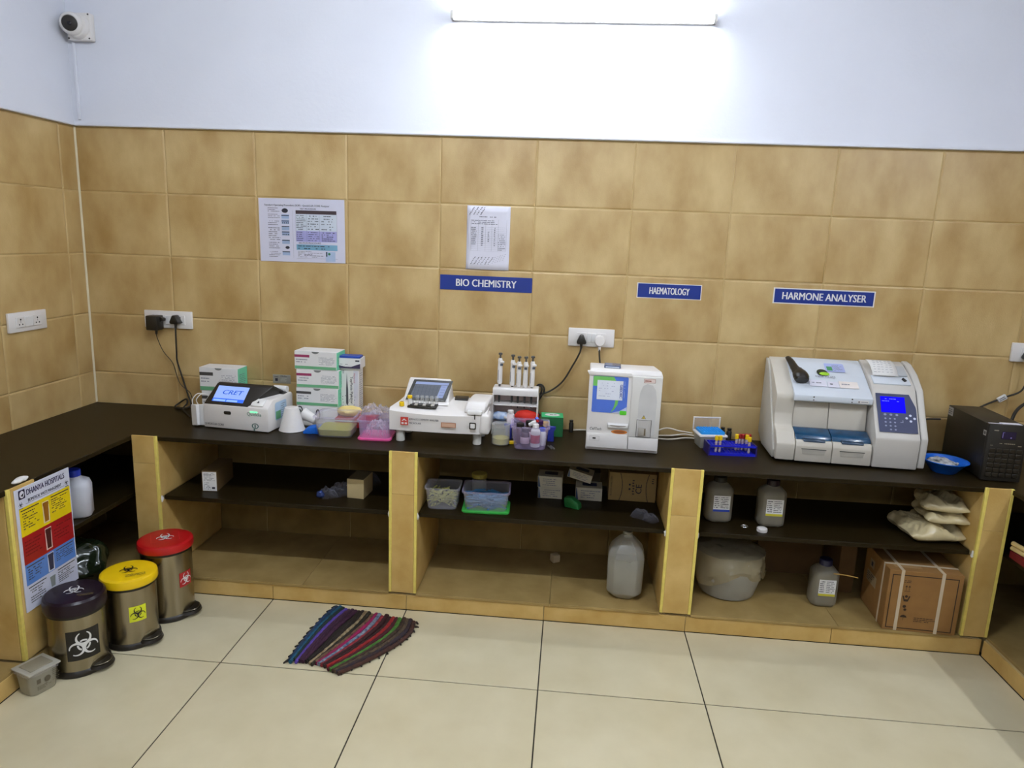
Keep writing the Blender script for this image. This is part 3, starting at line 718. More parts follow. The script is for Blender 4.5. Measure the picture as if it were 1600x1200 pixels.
# --- white packet with cord loops leaning on the analyser
t = thing('white_packet', 'two flat white packets with looped white leads leaning on the CRET analyser', 'packet', (0.735, -.335, ZC + .001), -8)
for k, (dx, rx_) in enumerate(((-.012, -10), (.012, -7))):
    b_ = nb(); box(b_, -.024, .024, -.008, .008, 0, .098, r=.002, seg=1)
    o = build('packet', b_, white2_m, t, loc=(dx, .012 * k, 0.003), rot=(math.radians(-4), math.radians(rx_), math.radians(-25 + 20 * k)))
b_ = nb()
for k in range(2):
    tube(b_, [(-.028 + .02 * k, .004 + .012 * k, .098), (-.03 + .02 * k, .006, .125), (-.012 + .02 * k, .02, .15), (.012 + .016 * k, .04, .145), (.03, .06, .13)], .0022, n=5, seg=6)
build('lead', b_, white_m, t)

# --- white cone, white scanner cup
t = thing('paper_cone', 'white cone standing upside down beside the CRET analyser', 'cone', (1.172, -.300, ZC))
b_ = nb(); lathe(b_, [(.054, 0), (.058, .004), (.031, .108), (.027, .110), (.0, .110)], seg=36); lathe(b_, [(.055, .001), (.030, .106), (0, .106)], seg=36); build('shell', b_, white_m, t)
b_ = nb(); lathe(b_, [(.0565, 0), (.0605, .002), (.0590, .006), (.0560, .006)], seg=36); build('rim', b_, white_m, t)
t = thing('white_cup', 'small white cup tipped on its side with a black strap', 'cup', (1.215, -.205, ZC), 0)
Mc = Matrix.Translation((-.03, 0, .06)) @ Matrix.Rotation(math.radians(118), 4, 'Y')
b_ = nb(); lathe(b_, [(0, 0), (.026, 0), (.029, .004), (.021, .072), (.018, .075), (0, .075)], seg=24, M=Mc); build('shell', b_, white_m, t)
b_ = nb(); tube(b_, [(-.035 + .014 * math.cos(2 * math.pi * k / 12), -.02 + .004 * math.sin(k), .07 + .026 * math.sin(2 * math.pi * k / 12)) for k in range(13)], .0028, n=1, seg=6); build('strap', b_, blackm_m, t)
b_ = nb(); box(b_, -.03, .03, -.015, .03, 0.0, .028, r=.008); build('stand', b_, grey_m, t)

# --- blue sponge
b_ = nb(); prism(b_, [(-.042, 0), (.04, 0), (.046, .012), (.03, .036), (-.02, .028), (-.044, .010)], -.03, .03, 'y', r=.004)
tag(build('sponge', b_, mat('blue_sponge', (12, 98, 200), rough=.9, bump=.8, bscale=120), loc=(1.285, -.325, ZC + .0004), rot=(0, 0, math.radians(8))), 'bright blue wedge-shaped sponge on the worktop', 'sponge')

# --- clear food tubs
def tub(name, label, loc, yaw, w_, d_, h_, m, rim_m, taper=.9, group=None, base=None):
    t = thing(name, label, 'container', loc, yaw, group)
    def ring(bm_, s, z, off=0.0, r=.022, n=5):
        hw, hd = w_ / 2 * s + off, d_ / 2 * s + off; pts = []
        for sx_, sy_, a0 in ((1, 1, 0), (-1, 1, 90), (-1, -1, 180), (1, -1, 270)):
            for k in range(n + 1):
                a = math.radians(a0 + 90 * k / n); pts.append(bm_.verts.new((sx_ * (hw - r) + r * math.cos(a), sy_ * (hd - r) + r * math.sin(a), z)))
        return pts
    def skin(bm_, rs, cap0=False, cap1=False):
        for a, b in zip(rs, rs[1:]):
            n = len(a)
            for i in range(n): bm_.faces.new((a[i], a[(i + 1) % n], b[(i + 1) % n], b[i]))
        if cap0: bm_.faces.new(rs[0][::-1])
        if cap1: bm_.faces.new(rs[-1])
    b_ = nb(); rs = [ring(b_, taper * .96, .001), ring(b_, taper, .006), ring(b_, 1, h_), ring(b_, .985, h_), ring(b_, taper * .97, .008), ring(b_, taper * .9, .004)]
    skin(b_, rs, True, True); build('shell', b_, m, t)
    b_ = nb(); rs = [ring(b_, 1, h_ - .008, .001), ring(b_, 1, h_ - .006, .005), ring(b_, 1, h_ + .001, .005), ring(b_, 1, h_ + .0015, 0)]; skin(b_, rs, False, False); build('rim', b_, rim_m, t)
    t_fill = lambda s, z0, z1, mm, nm: (lambda bb: (skin(bb, [ring(bb, taper * s * .955, z0), ring(bb, (taper + (1 - taper) * z1 / h_) * s * .96, z1)], True, True), build(nm, bb, mm, t))[1])(nb())
    if base:
        b_ = nb(); rs = [ring(b_, 1.02, 0.0), ring(b_, 1.04, .002), ring(b_, 1.04, .008), ring(b_, 1.0, .010), ring(b_, taper * .98, .010)]; skin(b_, rs, True, True); build('lid_below', b_, base, t)
    return t, t_fill
yl_m = mat('yellow_liquid', (176, 170, 60), rough=.2, alpha=.85)
t, fl = tub('plastic_tub', 'open clear tub half full of yellow liquid on the worktop', (1.396, -.315, ZC), 4, .180, .165, .095, clear_m, lilac_m, .86)
fl(.98, .006, .034, yl_m, 'liquid')
t, fl = tub('plastic_tub', 'open clear tub on its pink lid with crumpled film inside', (1.585, -.322, ZC), 4, .148, .155, .092, lilac_m, lilac_m, .92, base=mat('pink_plastic', (226, 90, 150), rough=.4))
b_ = nb(); film(b_, .118, .115, .072, 4); bmesh.ops.translate(b_, verts=b_.verts[:], vec=(0, 0, .012)); build('film', b_, bag_m, t, angle=5)

# --- pipette carton, blue lid, red tray
t = thing('pipette_carton', 'tall white carton lettered TopPette Pipettor beside the green stack', 'box', (1.350, -.12, ZC + .0002))
b_ = nb(); box(b_, 0, .088, 0, .07, 0, .272, r=.0012, seg=1); build('carton', b_, white2_m, t)
f = FR(0, 0, 0)
f.text('lettering', 'TopPette Pipettor', .052, .165, .0185, ink_m, t, rot=-math.pi / 2, bold=.015)
f.text('lettering', 'Mechanical', .066, .225, .011, mat('red_ink', (170, 40, 50), rough=.6), t, rot=-math.pi / 2)
b_ = nb(); f.poly(b_, [(.029, .25), (.032, .20), (.035, .17), (.036, .10), (.030, .085), (.024, .10), (.025, .17)], .0009); 
rg = random.Random(5)
for k in range(26):
    u, v = rg.uniform(.008, .07), rg.uniform(.07, .14); f.ell(b_, u, v, .0016, .0028, off=.0008, n=6)
build('picture', b_, mat('pipette_print', (74, 72, 78), rough=.6), t)
b_ = nb(); f.rect(b_, .062, .02, .0855, .26, .0007); build('side_band', b_, mat('pale_lilac', (206, 204, 214), rough=.7), t)
b_ = nb(); f.textlines(b_, .008, .245, .016, .262, 3, off=.001); build('print', b_, gink_m, t); b_ = nb(); F((.088, 0, 0), (0, 1, 0), (0, 0, 1)).textlines(b_, .01, .06, .06, .25, 18, h=.3); build('side_print', b_, gink_m, t)
t = thing('tip_carton', 'small white carton with a dark wave print on top of the pipette carton', 'box', (1.345, -.135, ZC + .2725), 2)
b_ = nb(); box(b_, 0, .105, 0, .09, 0, .050, r=.001, seg=1); build('carton', b_, white2_m, t)
f = FR(0, 0, 0); b_ = nb(); f.poly(b_, [(0.001, .002), (.104, .002), (.104, .026), (.085, .020), (.06, .010), (.03, .010), (.001, .016)]); build('wave', b_, mat('navy_print', (56, 44, 74), rough=.6), t)
b_ = nb(); f.rect(b_, .08, .036, .1, .043); f.textlines(b_, .006, .019, .05, .024, 1, off=.001); build('print', b_, ink_m, t)
b_ = nb(); box(b_, 0, .10, .0, .06, 0, .011, r=.002, seg=1)
tag(build('blue_case', b_, mat('royal_blue_plastic', (28, 66, 160), rough=.4), loc=(1.346, -.128, ZC + .323), rot=(0, 0, math.radians(2))), 'flat royal blue case on top of the wave-printed carton', 'case')
t = thing('red_tray', 'shallow red tray holding a pale yellow cloth beside the pipette carton', 'tray', (1.445, -.165, ZC + .0002), 3)
b_ = nb(); box(b_, -.10, .09, -.045, .045, 0.0, .045, r=.004); build('tray', b_, red_m, t)
b_ = nb(); hull(b_, [(.05, -.05, .02), (.10, -.05, .02), (.05, -.045, .062), (.098, -.045, .062), (.05, .04, .05), (.10, .04, .05)], r=.004); build('flap', b_, red_m, t)
b_ = nb(); box(b_, -.10, .03, -.047, -.044, .030, .037); build('white_edge', b_, white2_m, t)
b_ = nb(); blob(b_, (-.02, 0, .066), .062, .035, .026, .008, 30, 1.3, sub=3); 
tag(build('yellow_cloth', b_, mat('pale_yellow_cloth', (232, 206, 130), rough=.9), loc=(1.425, -.165, ZC + .006)), 'pale yellow folded glove lying in the red tray', 'glove')
b_ = nb(); film(b_, .16, .11, .095, 7, 17)
tag(build('plastic_bag', b_, bag_m, loc=(1.545, -.075, ZC + .001), angle=5), 'crumpled clear plastic bag standing against the tiles', 'bag')
b_ = nb(); film(b_, .11, .08, .05, 12)
tag(build('plastic_bag', b_, bag_m, loc=(1.515, -.165, ZC + .064), angle=5), 'small clear plastic bag lying on the red tray', 'bag')
t = thing('small_carton', 'small white carton half hidden behind the chemistry analyser, left end', 'box', (1.60, -.12, ZC), 8)
b_ = nb(); box(b_, 0, .075, 0, .05, 0, .060, r=.001, seg=1); build('carton', b_, white2_m, t); b_ = nb(); FR().textlines(b_, .008, .012, .068, .05, 4, h=.4); build('print', b_, ink_m, t)

# --- chemistry analyser
t = thing('chemistry_analyser', 'white chemistry analyser with an upright screen on four round feet', 'analyser', (1.660, -.400, ZC + .0008))
for (x, y) in ((.045, .035), (.393, .047), (.045, .185), (.393, .185)):
    b_ = nb(); cyl(b_, (x, y, 0), .0195, .062, 24, b=.002); build('foot', b_, mat('ivory_foot', (206, 204, 196), rough=.5), t)
b_ = nb()
n = 14; prof = []
for i in range(n + 1):
    x = .44 * i / n; yf = .012 * (2 * i / n - 1) ** 2 - .004; prof.append((x, yf))
lo = [b_.verts.new((x, y, .056 + .003 * x)) for x, y in prof]; mid = [b_.verts.new((x, y - .004, .146 - .02 * math.sin(math.pi * i / n) ** .8 * .5)) for i, (x, y) in enumerate(prof)]
md1 = [b_.verts.new((x, y + .012, .157 - .012 * math.sin(math.pi * i / n))) for i, (x, y) in enumerate(prof)]
tp = [b_.verts.new((x + (.02 if i == 0 else 0), .12, .166)) for i, (x, y) in enumerate(prof)]; bk = [b_.verts.new((x + (.03 if i == 0 else 0), .215, .174)) for i, (x, y) in enumerate(prof)]; bl = [b_.verts.new((x, .215, .058)) for x, y in prof]
for a, b in ((lo, mid), (mid, md1), (md1, tp), (tp, bk), (bk, bl), (bl, lo)):
    for i in range(n): b_.faces.new((a[i], a[i + 1], b[i + 1], b[i]))
for i in (0, n): b_.faces.new((lo[i], mid[i], md1[i], tp[i], bk[i], bl[i]))
build('body', b_, white_m, t, angle=50)
b_ = nb(); hull(b_, [(.036, .105, .164), (.250, .105, .164), (.054, .170, .267), (.248, .170, .267), (.056, .186, .264), (.247, .186, .264), (.044, .212, .166), (.258, .212, .166)], r=.006, seg=3); hd = build('screen_housing', b_, white_m, t)
fs = F((.038, .1035, .166), (1, .0, .0), V((.02, .067, .103)))
b_ = nb(); fs.poly(b_, [(.010, .008), (.196, .008), (.204, .112), (.022, .112)], .0035); bz = build('bezel', b_, black_m, t)
b_ = nb(); fs.poly(b_, [(.026, .02), (.180, .02), (.190, .100), (.036, .100)], .0048); scr = build('screen', b_, glow('chem_screen', lin((110, 116, 128)), .8), t)
b_ = nb(); fs.poly(b_, [(.034, .088), (.188, .088), (.190, .100), (.036, .100)], .0056); fs.poly(b_, [(.150, .024), (.178, .024), (.186, .086), (.157, .086)], .0056); build('screen_bar', b_, glow('chem_bar', lin((150, 164, 205)), .9), scr)
b_ = nb()
for k in range(9): fs.rect(b_, .034, .028 + k * .006, .150, .0285 + k * .006, .0056)
for k in range(7): fs.rect(b_, .04 + k * .017, .024, .0406 + k * .017, .086, .0056)
for k in range(4): fs.rect(b_, .158, .036 + k * .014, .178, .037 + k * .014, .0062)
build('screen_grid', b_, glow('chem_grid', lin((70, 76, 90)), .6), scr)
b_ = nb(); hull(b_, [(.075, .03, .155), (.205, .03, .155), (.082, .068, .163), (.21, .068, .163), (.075, .03, .163), (.205, .03, .163), (.082, .068, .171), (.21, .068, .171)], r=.002); bk_ = build('incubator_block', b_, black_m, t)
for k in range(6):
    b_ = nb(); box(b_, .086 + k * .019, .1 + k * .019, .036, .06, .166, .1705); build('well', b_, grey_m if k % 2 else dgrey_m, bk_)
b_ = nb(); hull(b_, [(.19, .078, .162), (.255, .078, .162), (.19, .09, .176), (.255, .09, .176), (.09, .09, .176), (.09, .08, .164)], r=.003); build('ledge', b_, white_m, t)
b_ = nb(); hull(b_, [(.268, .165, .168), (.33, .165, .168), (.264, .208, .172), (.33, .208, .172), (.268, .165, .178), (.33, .165, .178), (.264, .208, .184), (.33, .208, .184)], r=.003); build('printer_cover', b_, black_m, t)
b_ = nb(); hull(b_, [(.335, .012, .145), (.430, .012, .145), (.335, .012, .170), (.430, .012, .172), (.348, .20, .2), (.445, .20, .2), (.345, .04, .198), (.440, .04, .2), (.348, .20, .15), (.445, .20, .15)], r=.010, seg=3); lid = build('sample_lid', b_, white_m, t)
b_ = nb(); box(b_, .352, .418, -.008, .022, .147, .165, r=.005); build('lid_handle', b_, white2_m, lid)
b_ = nb(); box(b_, .385, .389, -.010, -.006, .128, .150); build('latch', b_, blackm_m, lid)
b_ = nb(); box(b_, .405, .452, -.002, .10, .056, .15, r=.014, seg=3); build('corner_post', b_, white_m, t)
f = FR(0, -.0095, 0)
b_ = nb(); f.rect(b_, .055, .085, .090, .122, .003); lg = build('logo', b_, mat('logo_red', (190, 52, 40), rough=.5), t)
b_ = nb(); f.poly(b_, [(.060, .104), (.072, .116), (.085, .104), (.080, .104), (.072, .110), (.065, .104)], .0038); f.rect(b_, .060, .090, .070, .098, .0038); f.rect(b_, .075, .090, .085, .098, .0038); build('logo_mark', b_, white2_m, lg)
f.text('lettering', 'SEMI AUTO CHEMISTRY ANALYSER', .094, .114, .0118, ink_m, t, off=.005, align='LEFT', bold=.02, sx=.72)
f.text('lettering', 'MICROLAB', .094, .096, .011, ink_m, t, off=.005, align='LEFT', bold=.02)
b_ = nb(); f.rect(b_, .238, .086, .305, .108, .006); st = build('sticker', b_, mat('tan_sticker', (176, 120, 90), rough=.5), t)
b_ = nb(); f.rect(b_, .242, .089, .301, .105, .0066); build('sticker_field', b_, mat('tan_sticker2', (204, 166, 142), rough=.5), st)
b_ = nb(); f.rrect(b_, .364, .083, .394, .114, .004, .0035); lb = build('label', b_, black_m, t)
b_ = nb(); f.rrect(b_, .369, .088, .389, .109, .003, .0041); build('label_field', b_, white2_m, lb)
# sample vials standing on it
for x, yy, full in ((.047, .045, 0), (.083, .050, 1)):
    v = thing('sample_vial', 'short yellow-capped vial on the chemistry analyser' if not full else 'tall yellow-capped vial standing in the chemistry analyser', 'vial', (1.66 + x, -.4 + yy, ZC + (.163 if full else .1585)), group=None)
    if full:
        b_ = nb(); cyl(b_, (0, 0, 0), .009, .032, 14, b=.002); build('tube', b_, white2_m, v)
        b_ = nb(); cyl(b_, (0, 0, .032), .0115, .014, 14, b=.002); build('cap', b_, yel_m, v)
    else:
        b_ = nb(); cyl(b_, (0, 0, 0), .0115, .020, 14, b=.002); build('cap', b_, yel_m, v)
        b_ = nb(); cyl(b_, (0, 0, .0198), .007, .002, 14); build('cap_top', b_, mat('dark_yellow', (170, 130, 10), rough=.5), v)
for k in range(5):
    b_ = nb(); cyl(b_, (0, 0, 0), .008, .036, 12, b=.001)
    tag(build('glass_vial', b_, glass_m, loc=(1.66 + .112 + k * .022, -.4 + .074, ZC + .169)), ('leftmost', 'second', 'middle', 'fourth', 'rightmost')[k] + ' clear glass vial of the row below the chemistry analyser screen', 'vial', 'clear vials on the chemistry analyser')

# --- pipette stand and pipettes
SX, SY = 2.205, -.125
t = thing('pipette_stand', 'white plastic stand holding five pipettes', 'stand', (SX, SY, ZC))
b_ = nb(); prism(b_, [(-.040, .190), (-.040, .218), (-.034, .226), (.05, .226), (.05, .190)], -.108, .108, 'x', r=.004); build('top_rail', b_, white_m, t)
for s in (-1, 1):
    b_ = nb(); prism(b_, [(-.052, 0), (-.040, .2), (.05, .2), (.055, 0)], s * .106 - .003, s * .106 + .003, 'x', r=.002, seg=1); build('side_panel', b_, white_m, t)
b_ = nb(); box(b_, -.104, .104, -.044, .045, .142, .149, r=.001, seg=1); build('middle_shelf', b_, white_m, t)
b_ = nb(); box(b_, -.104, .104, -.05, .05, .052, .060, r=.001, seg=1); build('lower_shelf', b_, clear_m, t)
b_ = nb(); box(b_, -.104, .104, .047, .052, .004, .19); build('back_panel', b_, mat('pinkish_panel', (228, 206, 198), rough=.6), t)
for k, (dx, dz, yw) in enumerate(((-.080, .012, 20), (-.020, .006, 10), (.010, .0, 0), (.042, .0, -10), (.074, .004, 15))):
    p = thing('pipette', ('white pipette standing alone at the left of the rack', 'second white pipette from the left in the rack', 'third white pipette from the left, middle of the rack', 'fourth white pipette from the left in the rack', 'white pipette at the right end of the rack')[k], 'pipette', (SX + dx, SY - .002, ZC + .095 + dz), yw, 'pipettes in the white stand')
    b_ = nb(); lathe(b_, [(0, .03), (.0025, .03), (.0032, .05), (.0055, .06), (.0055, .135), (0, .135)], seg=12); build('shaft', b_, dgrey_m, p)
    b_ = nb(); lathe(b_, [(0, .132), (.0095, .132), (.0125, .14), (.0120, .2), (.0105, .235), (.0115, .245), (.008, .255), (0, .255)], seg=16); build('body', b_, white_m, p)
    b_ = nb(); lathe(b_, [(0, .255), (.0045, .255), (.0045, .270), (.0095, .272), (.0095, .278), (.006, .281), (0, .281)], seg=14); build('plunger', b_, dgrey_m, p)
    b_ = nb(); box(b_, -.004, .016, -.016, -.005, .232, .243, r=.002, seg=1); build('finger_hook', b_, white_m, p)
    b_ = nb(); box(b_, -.004, .010, -.0165, -.0125, .220, .230, r=.001, seg=1); build('ejector', b_, mat('slate', (74, 80, 92), rough=.4), p)
    b_ = nb(); F((-.0098, -.0075, .15), (.6, -.8, 0), (0, 0, 1)).rect(b_, -.001, 0, .0012, .05, .0008); build('scale', b_, ink_m, p)
t = thing('wash_bottle', 'small white bottle standing in front of the pipette stand', 'bottle', (2.19, -.215, ZC + .0))
b_ = nb(); box(b_, -.017, .017, -.014, .014, .0, .118, r=.006); build('body', b_, mat('milky_plastic', (226, 214, 216), rough=.4), t)
b_ = nb(); cyl(b_, (0, 0, .117), .014, .016, 18, b=.002); build('cap', b_, white_m, t)
b_ = nb(); blob(b_, (0, 0, .02), .05, .03, .022, .010, 34, 3.3, sub=3)
tag(build('wad', b_, mat('white_blue_wad', (214, 220, 230), rough=.8, rgb2=(120, 160, 214), scale=40), loc=(2.135, -.135, ZC + .0605)), 'crumpled white and blue wrapper on the pipette stand shelf', 'wrapper')
b_ = nb(); blob(b_, (0, 0, .03), .055, .025, .034, .008, 24, 5.3, sub=3)
tag(build('red_pad', b_, mat('red_cloth', (222, 44, 26), rough=.7), loc=(2.262, -.14, ZC + .061)), 'bright red crumpled cap on the pipette stand shelf', 'cap')
t = thing('marker_pen', 'black marker pen lying in front of the pipette stand', 'pen', (2.20, -.205, ZC + .082), rot=(0, math.radians(12), math.radians(-20)))
b_ = nb(); tube(b_, [(-.03, 0, 0), (0, 0, 0), (.035, 0, 0)], .006, n=1, seg=10); build('barrel', b_, black_m, t); b_ = nb(); tube(b_, [(-.045, 0, 0), (-.03, 0, 0)], .007, n=1, seg=10); build('cap', b_, grey_m, t)
b_ = nb(); box(b_, -.03, .06, -.02, .02, 0, .075, r=.002)
tag(build('yellow_carton', b_, mat('ochre_card', (190, 150, 30), rough=.7), loc=(2.31, -.175, ZC + .0003)), 'small ochre carton behind the basket of reagent bottles', 'box')

# --- beaker
t = thing('beaker', 'glass beaker with a little yellow liquid beside the reagent basket', 'beaker', (2.158, -.328, ZC))
b_ = nb(); lathe(b_, [(0, .002), (.036, .002), (.041, .006), (.041, .090), (.044, .095), (.042, .096), (.0385, .090), (.0385, .007), (0, .006)], seg=32); build('glass', b_, glass_m, t)
b_ = nb(); lathe(b_, [(0, .0065), (.037, .0065), (.038, .012), (.038, .032), (0, .032)], seg=32); build('liquid', b_, mat('amber_liquid', (206, 190, 90), rough=.15, alpha=.8), t)
b_ = nb(); box(b_, -.018, .018, -.01, .01, .0, .014, r=.004)
tag(build('yellow_stopper', b_, yel_m, loc=(2.212, -.315, ZC + .0003), rot=(0, 0, .3)), 'small yellow cap lying between the beaker and the basket', 'cap')

# --- basket of reagents
t, fl = tub('reagent_basket', 'clear lilac basket packed with small reagent bottles', (2.290, -.325, ZC), 3, .165, .165, .105, lilac_m, lilac_m, .84)
def bottle(name, label, loc, r, h, bm_m, cap_m, rot=(0, 0, 0), capr=None, caph=None, band=None, group=None, neck=.8):
    v = thing(name, label, 'bottle', loc, rot=rot, group=group); caph = caph or r * .9; capr = capr or r * .85
    b_ = nb(); lathe(b_, [(0, 0), (r * .92, 0), (r, r * .1), (r, h * neck), (r * .92, h * (neck + .05)), (capr * .8, h * (neck + .12)), (capr * .8, h), (0, h)], seg=20); build('body', b_, bm_m, v)
    b_ = nb(); cyl(b_, (0, 0, h * .93), capr, caph, 18, b=capr * .1); build('cap', b_, cap_m, v)
    if band:
        b_ = nb(); lathe(b_, [(r * 1.01, h * .2), (r * 1.03, h * .21), (r * 1.03, h * .6), (r * 1.01, h * .61)], seg=20); build('label', b_, band, v)
    return v
amber_m = mat('amber_bottle', (58, 26, 20), rough=.25)
dpurple_m = mat('violet_cap', (66, 26, 74), rough=.35)
pink_m = mat('pale_pink_label', (222, 196, 206), rough=.6)
ink_blue_m = mat('blue_cap', (30, 70, 190), rough=.35)
B = (2.290, -.325, ZC + .009)
gq = 'bottles in the reagent basket'
bottle('reagent_bottle', 'dark brown bottle with a black cap at the centre back of the basket', (B[0] - .005, B[1] + .032, B[2]), .022, .085, amber_m, black_m, band=pink_m, group=gq)
bottle('reagent_bottle', 'brown bottle with a violet cap at the back right of the basket', (B[0] + .038, B[1] + .034, B[2]), .022, .090, amber_m, dpurple_m, group=gq)
bottle('reagent_bottle', 'black-capped brown bottle at the left of the basket', (B[0] - .046, B[1] + .008, B[2]), .021, .078, amber_m, black_m, group=gq)
bottle('reagent_bottle', 'brown bottle with a pink label at the front of the basket', (B[0] - .020, B[1] - .040, B[2]), .020, .072, amber_m, black_m, band=pink_m, group=gq)
bottle('reagent_bottle', 'white bottle with a red cap in front of the basket centre', (B[0] + .026, B[1] - .040, B[2]), .021, .092, white2_m, white_m, capr=.014, caph=.018, band=red_m, group=gq)
bottle('reagent_bottle', 'small white bottle with a blue cap at the right of the basket', (B[0] + .056, B[1] - .008, B[2]), .017, .070, white2_m, ink_blue_m, group=gq)
bottle('reagent_bottle', 'small red-capped white vial tipped across the top of the basket', (B[0] - .004, B[1] + .0, B[2] + .088), .009, .045, white2_m, red_m, rot=(math.radians(20), math.radians(55), 0), group=gq)
bottle('reagent_bottle', 'small blue-capped vial leaning at the top of the basket', (B[0] + .022, B[1] + .012, B[2] + .086), .009, .040, white2_m, ink_blue_m, rot=(math.radians(30), math.radians(10), 0), group=gq)
for s, nm in ((-1, 'blue plastic clip beside the reagent basket, left side'), (1, 'blue plastic clip beside the reagent basket, right side')):
    b_ = nb(); prism(b_, [(-.016, 0), (.016, 0), (.014, .05), (.022, .06), (.022, .072), (-.022, .072), (-.022, .06), (-.014, .05)], -.008, .008, 'y', r=.002, seg=1)
    tag(build('blue_clip', b_, mat('indigo_plastic', (34, 46, 140), rough=.4), loc=(2.284 + s * .098, -.235, ZC + .0003)), nm, 'clip')
for k in range(2):
    b_ = nb(); tube(b_, [(0, -.022, .004), (0, .022, .004)], .0038, n=1, seg=8)
    tag(build('metal_key', b_, mat('steel_pin', (150, 150, 150), rough=.3, metal=.8), loc=(2.382 + k * .012, -.345, ZC + .0003), rot=(0, 0, .4)), ('small metal pin on the worktop nearest the reagent basket', 'small metal pin just right of its twin beside the basket')[k], 'pin')

# --- green carton, tiny vials, cables
t = thing('green_carton', 'green carton with a white tear-open top behind the reagent basket', 'box', (2.385, -.155, ZC), 3)
b_ = nb(); box(b_, -.052, .052, 0, .09, 0, .095, r=.001, seg=1); build('carton', b_, mat('carton_green', (24, 100, 52), rough=.6), t)
b_ = nb(); box(b_, -.0515, .0515, .0005, .0895, .0948, .0962); build('top_panel', b_, mat('bright_green', (60, 186, 116), rough=.6), t)
ft = F((0, .045, .0962), (1, 0, 0), (0, 1, 0)); b_ = nb(); ft.ell(b_, 0, 0, .036, .026); build('opening', b_, white2_m, t)
b_ = nb(); ft.rect(b_, -.012, -.006, .004, .004, .001); ft.ell(b_, .014, .002, .008, .004, off=.001, n=10); build('print', b_, ink_m, t)
bottle('dropper_bottle', 'tiny dark dropper bottle between the green carton and the blood analyser', (2.476, -.05, ZC), .011, .055, blackm_m, black_m)
for k, (pts, lab) in enumerate((([(2.48, -.04, .746), (2.52, -.05, .752), (2.56, -.04, .75), (2.62, -.03, .746)], 'thin white lead left of the blood analyser'),
    ([(2.86, -.05, .75), (2.93, -.05, .785), (3.00, -.05, .775), (3.06, -.05, .768)], 'topmost white lead between the blood analyser and the tip box'),
    ([(2.86, -.06, .748), (2.95, -.07, .755), (3.02, -.06, .763), (3.07, -.06, .758)], 'middle white lead between the blood analyser and the tip box'),
    ([(2.86, -.08, .743), (2.94, -.10, .744), (3.02, -.08, .75), (3.08, -.07, .748)], 'lowest white lead between the blood analyser and the tip box'))):
    b_ = nb(); tube(b_, pts, .0036, seg=8, n=8); tag(build('white_lead', b_, mat('lead_white', (214, 206, 190), rough=.5)), lab, 'cable')

# --- haematology analyser
t = thing('blood_analyser', 'upright white blood analyser with a blue and green front panel', 'analyser', (2.541, -.330, ZC), -2)
H = .372; W_ = .320
b_ = nb(); hull(b_, [(0, 0, .002), (W_, 0, .002), (0, 0, H - .018), (W_, 0, H - .018), (.004, .012, H), (W_ - .008, .012, H), (.0, .15, H), (W_ - .03, .15, H), (0, .25, H - .08), (W_ - .02, .25, H - .08), (0, .25, .002), (W_ - .02, .25, .002)], r=.004); build('body', b_, white_m, t)
b_ = nb(); prism(b_, [(-.010, H - .012), (W_ * .575, H - .012), (W_ * .575, H - .030), (0, H - .030)], -.006, .02, 'y', r=.003); build('top_lip', b_, white_m, t)
f = FR(0, 0, 0)
# right front column with an arched recess
b_ = nb()
box(b_, .188, W_ - .002, -.0085, .002, .075, H - .024, r=.003); col = build('side_panel', b_, lgrey_m, t)
b_ = nb(); fa = FR(0, -.0085, 0)
arch = [(.222, .085), (.296, .085), (.300, .24), (.292, .29), (.278, .312), (.254, .318), (.236, .308), (.226, .28), (.222, .24)]
fa.poly(b_, arch, .0012); build('arched_recess', b_, mat('recess_grey', (198, 196, 194), rough=.5), col)
b_ = nb(); box(b_, .002, .184, -.012, .002, .016, .080, r=.003); build('lower_front', b_, white_m, t)
b_ = nb(); box(b_, .188, W_ - .002, -.012, .002, .016, .073, r=.003); build('lower_front', b_, white_m, t)
# sample bay
b_ = nb(); box(b_, .220, .282, -.0130, -.006, .078, .158, r=.003); sb = build('sample_bay', b_, mat('bay_grey', (214, 210, 208), rough=.5), t)
f2 = FR(0, -.013, 0)
b_ = nb(); f2.rrect(b_, .2245, .081, .2785, .1555, .004, .0005); build('bay_back', b_, mat('bay_inner', (184, 180, 176), rough=.5), sb)
b_ = nb(); box(b_, .228, .262, -.020, -.012, .086, .120, r=.002); build('tube_holder', b_, mat('holder_grey', (170, 164, 154), rough=.5), sb)
b_ = nb(); box(b_, .253, .259, -.0208, -.0195, .088, .118); build('tube_slot', b_, mat('slot_brown', (110, 96, 74), rough=.6), sb)
b_ = nb()
for u0, v0, u1, v1 in ((.2185, .078, .2205, .156), (.281, .078, .283, .156), (.2185, .155, .283, .157), (.2185, .077, .283, .079)): f2.rect(b_, u0, v0, u1, v1, .0008)
build('bay_outline', b_, dgrey_m, sb)
b_ = nb(); fa.poly(b_, [(.238, .160), (.258, .160), (.248, .177)], .0016); wt = build('warning_triangle', b_, ink_m, t)
b_ = nb(); fa.poly(b_, [(.2405, .1615), (.2555, .1615), (.248, .1740)], .0022); build('warning_field', b_, mat('warn_yellow', (216, 190, 70), rough=.5), wt)
b_ = nb(); fa.rect(b_, .2475, .163, .2487, .171, .0028); build('warning_mark', b_, ink_m, wt)
b_ = nb(); fa.rect(b_, .238, .322, .288, .340, .0010); tg = build('badge', b_, mat('badge_tan', (176, 134, 116), rough=.5), t)
b_ = nb(); fa.rect(b_, .240, .324, .286, .338, .0016); build('badge_field', b_, mat('badge_pale', (222, 204, 198), rough=.5), tg)
b_ = nb(); fa.textlines(b_, .243, .325, .270, .337, 1, h=.5, off=.0022, ragged=0); build('print', b_, mat('brown_ink', (150, 80, 60), rough=.6), tg)
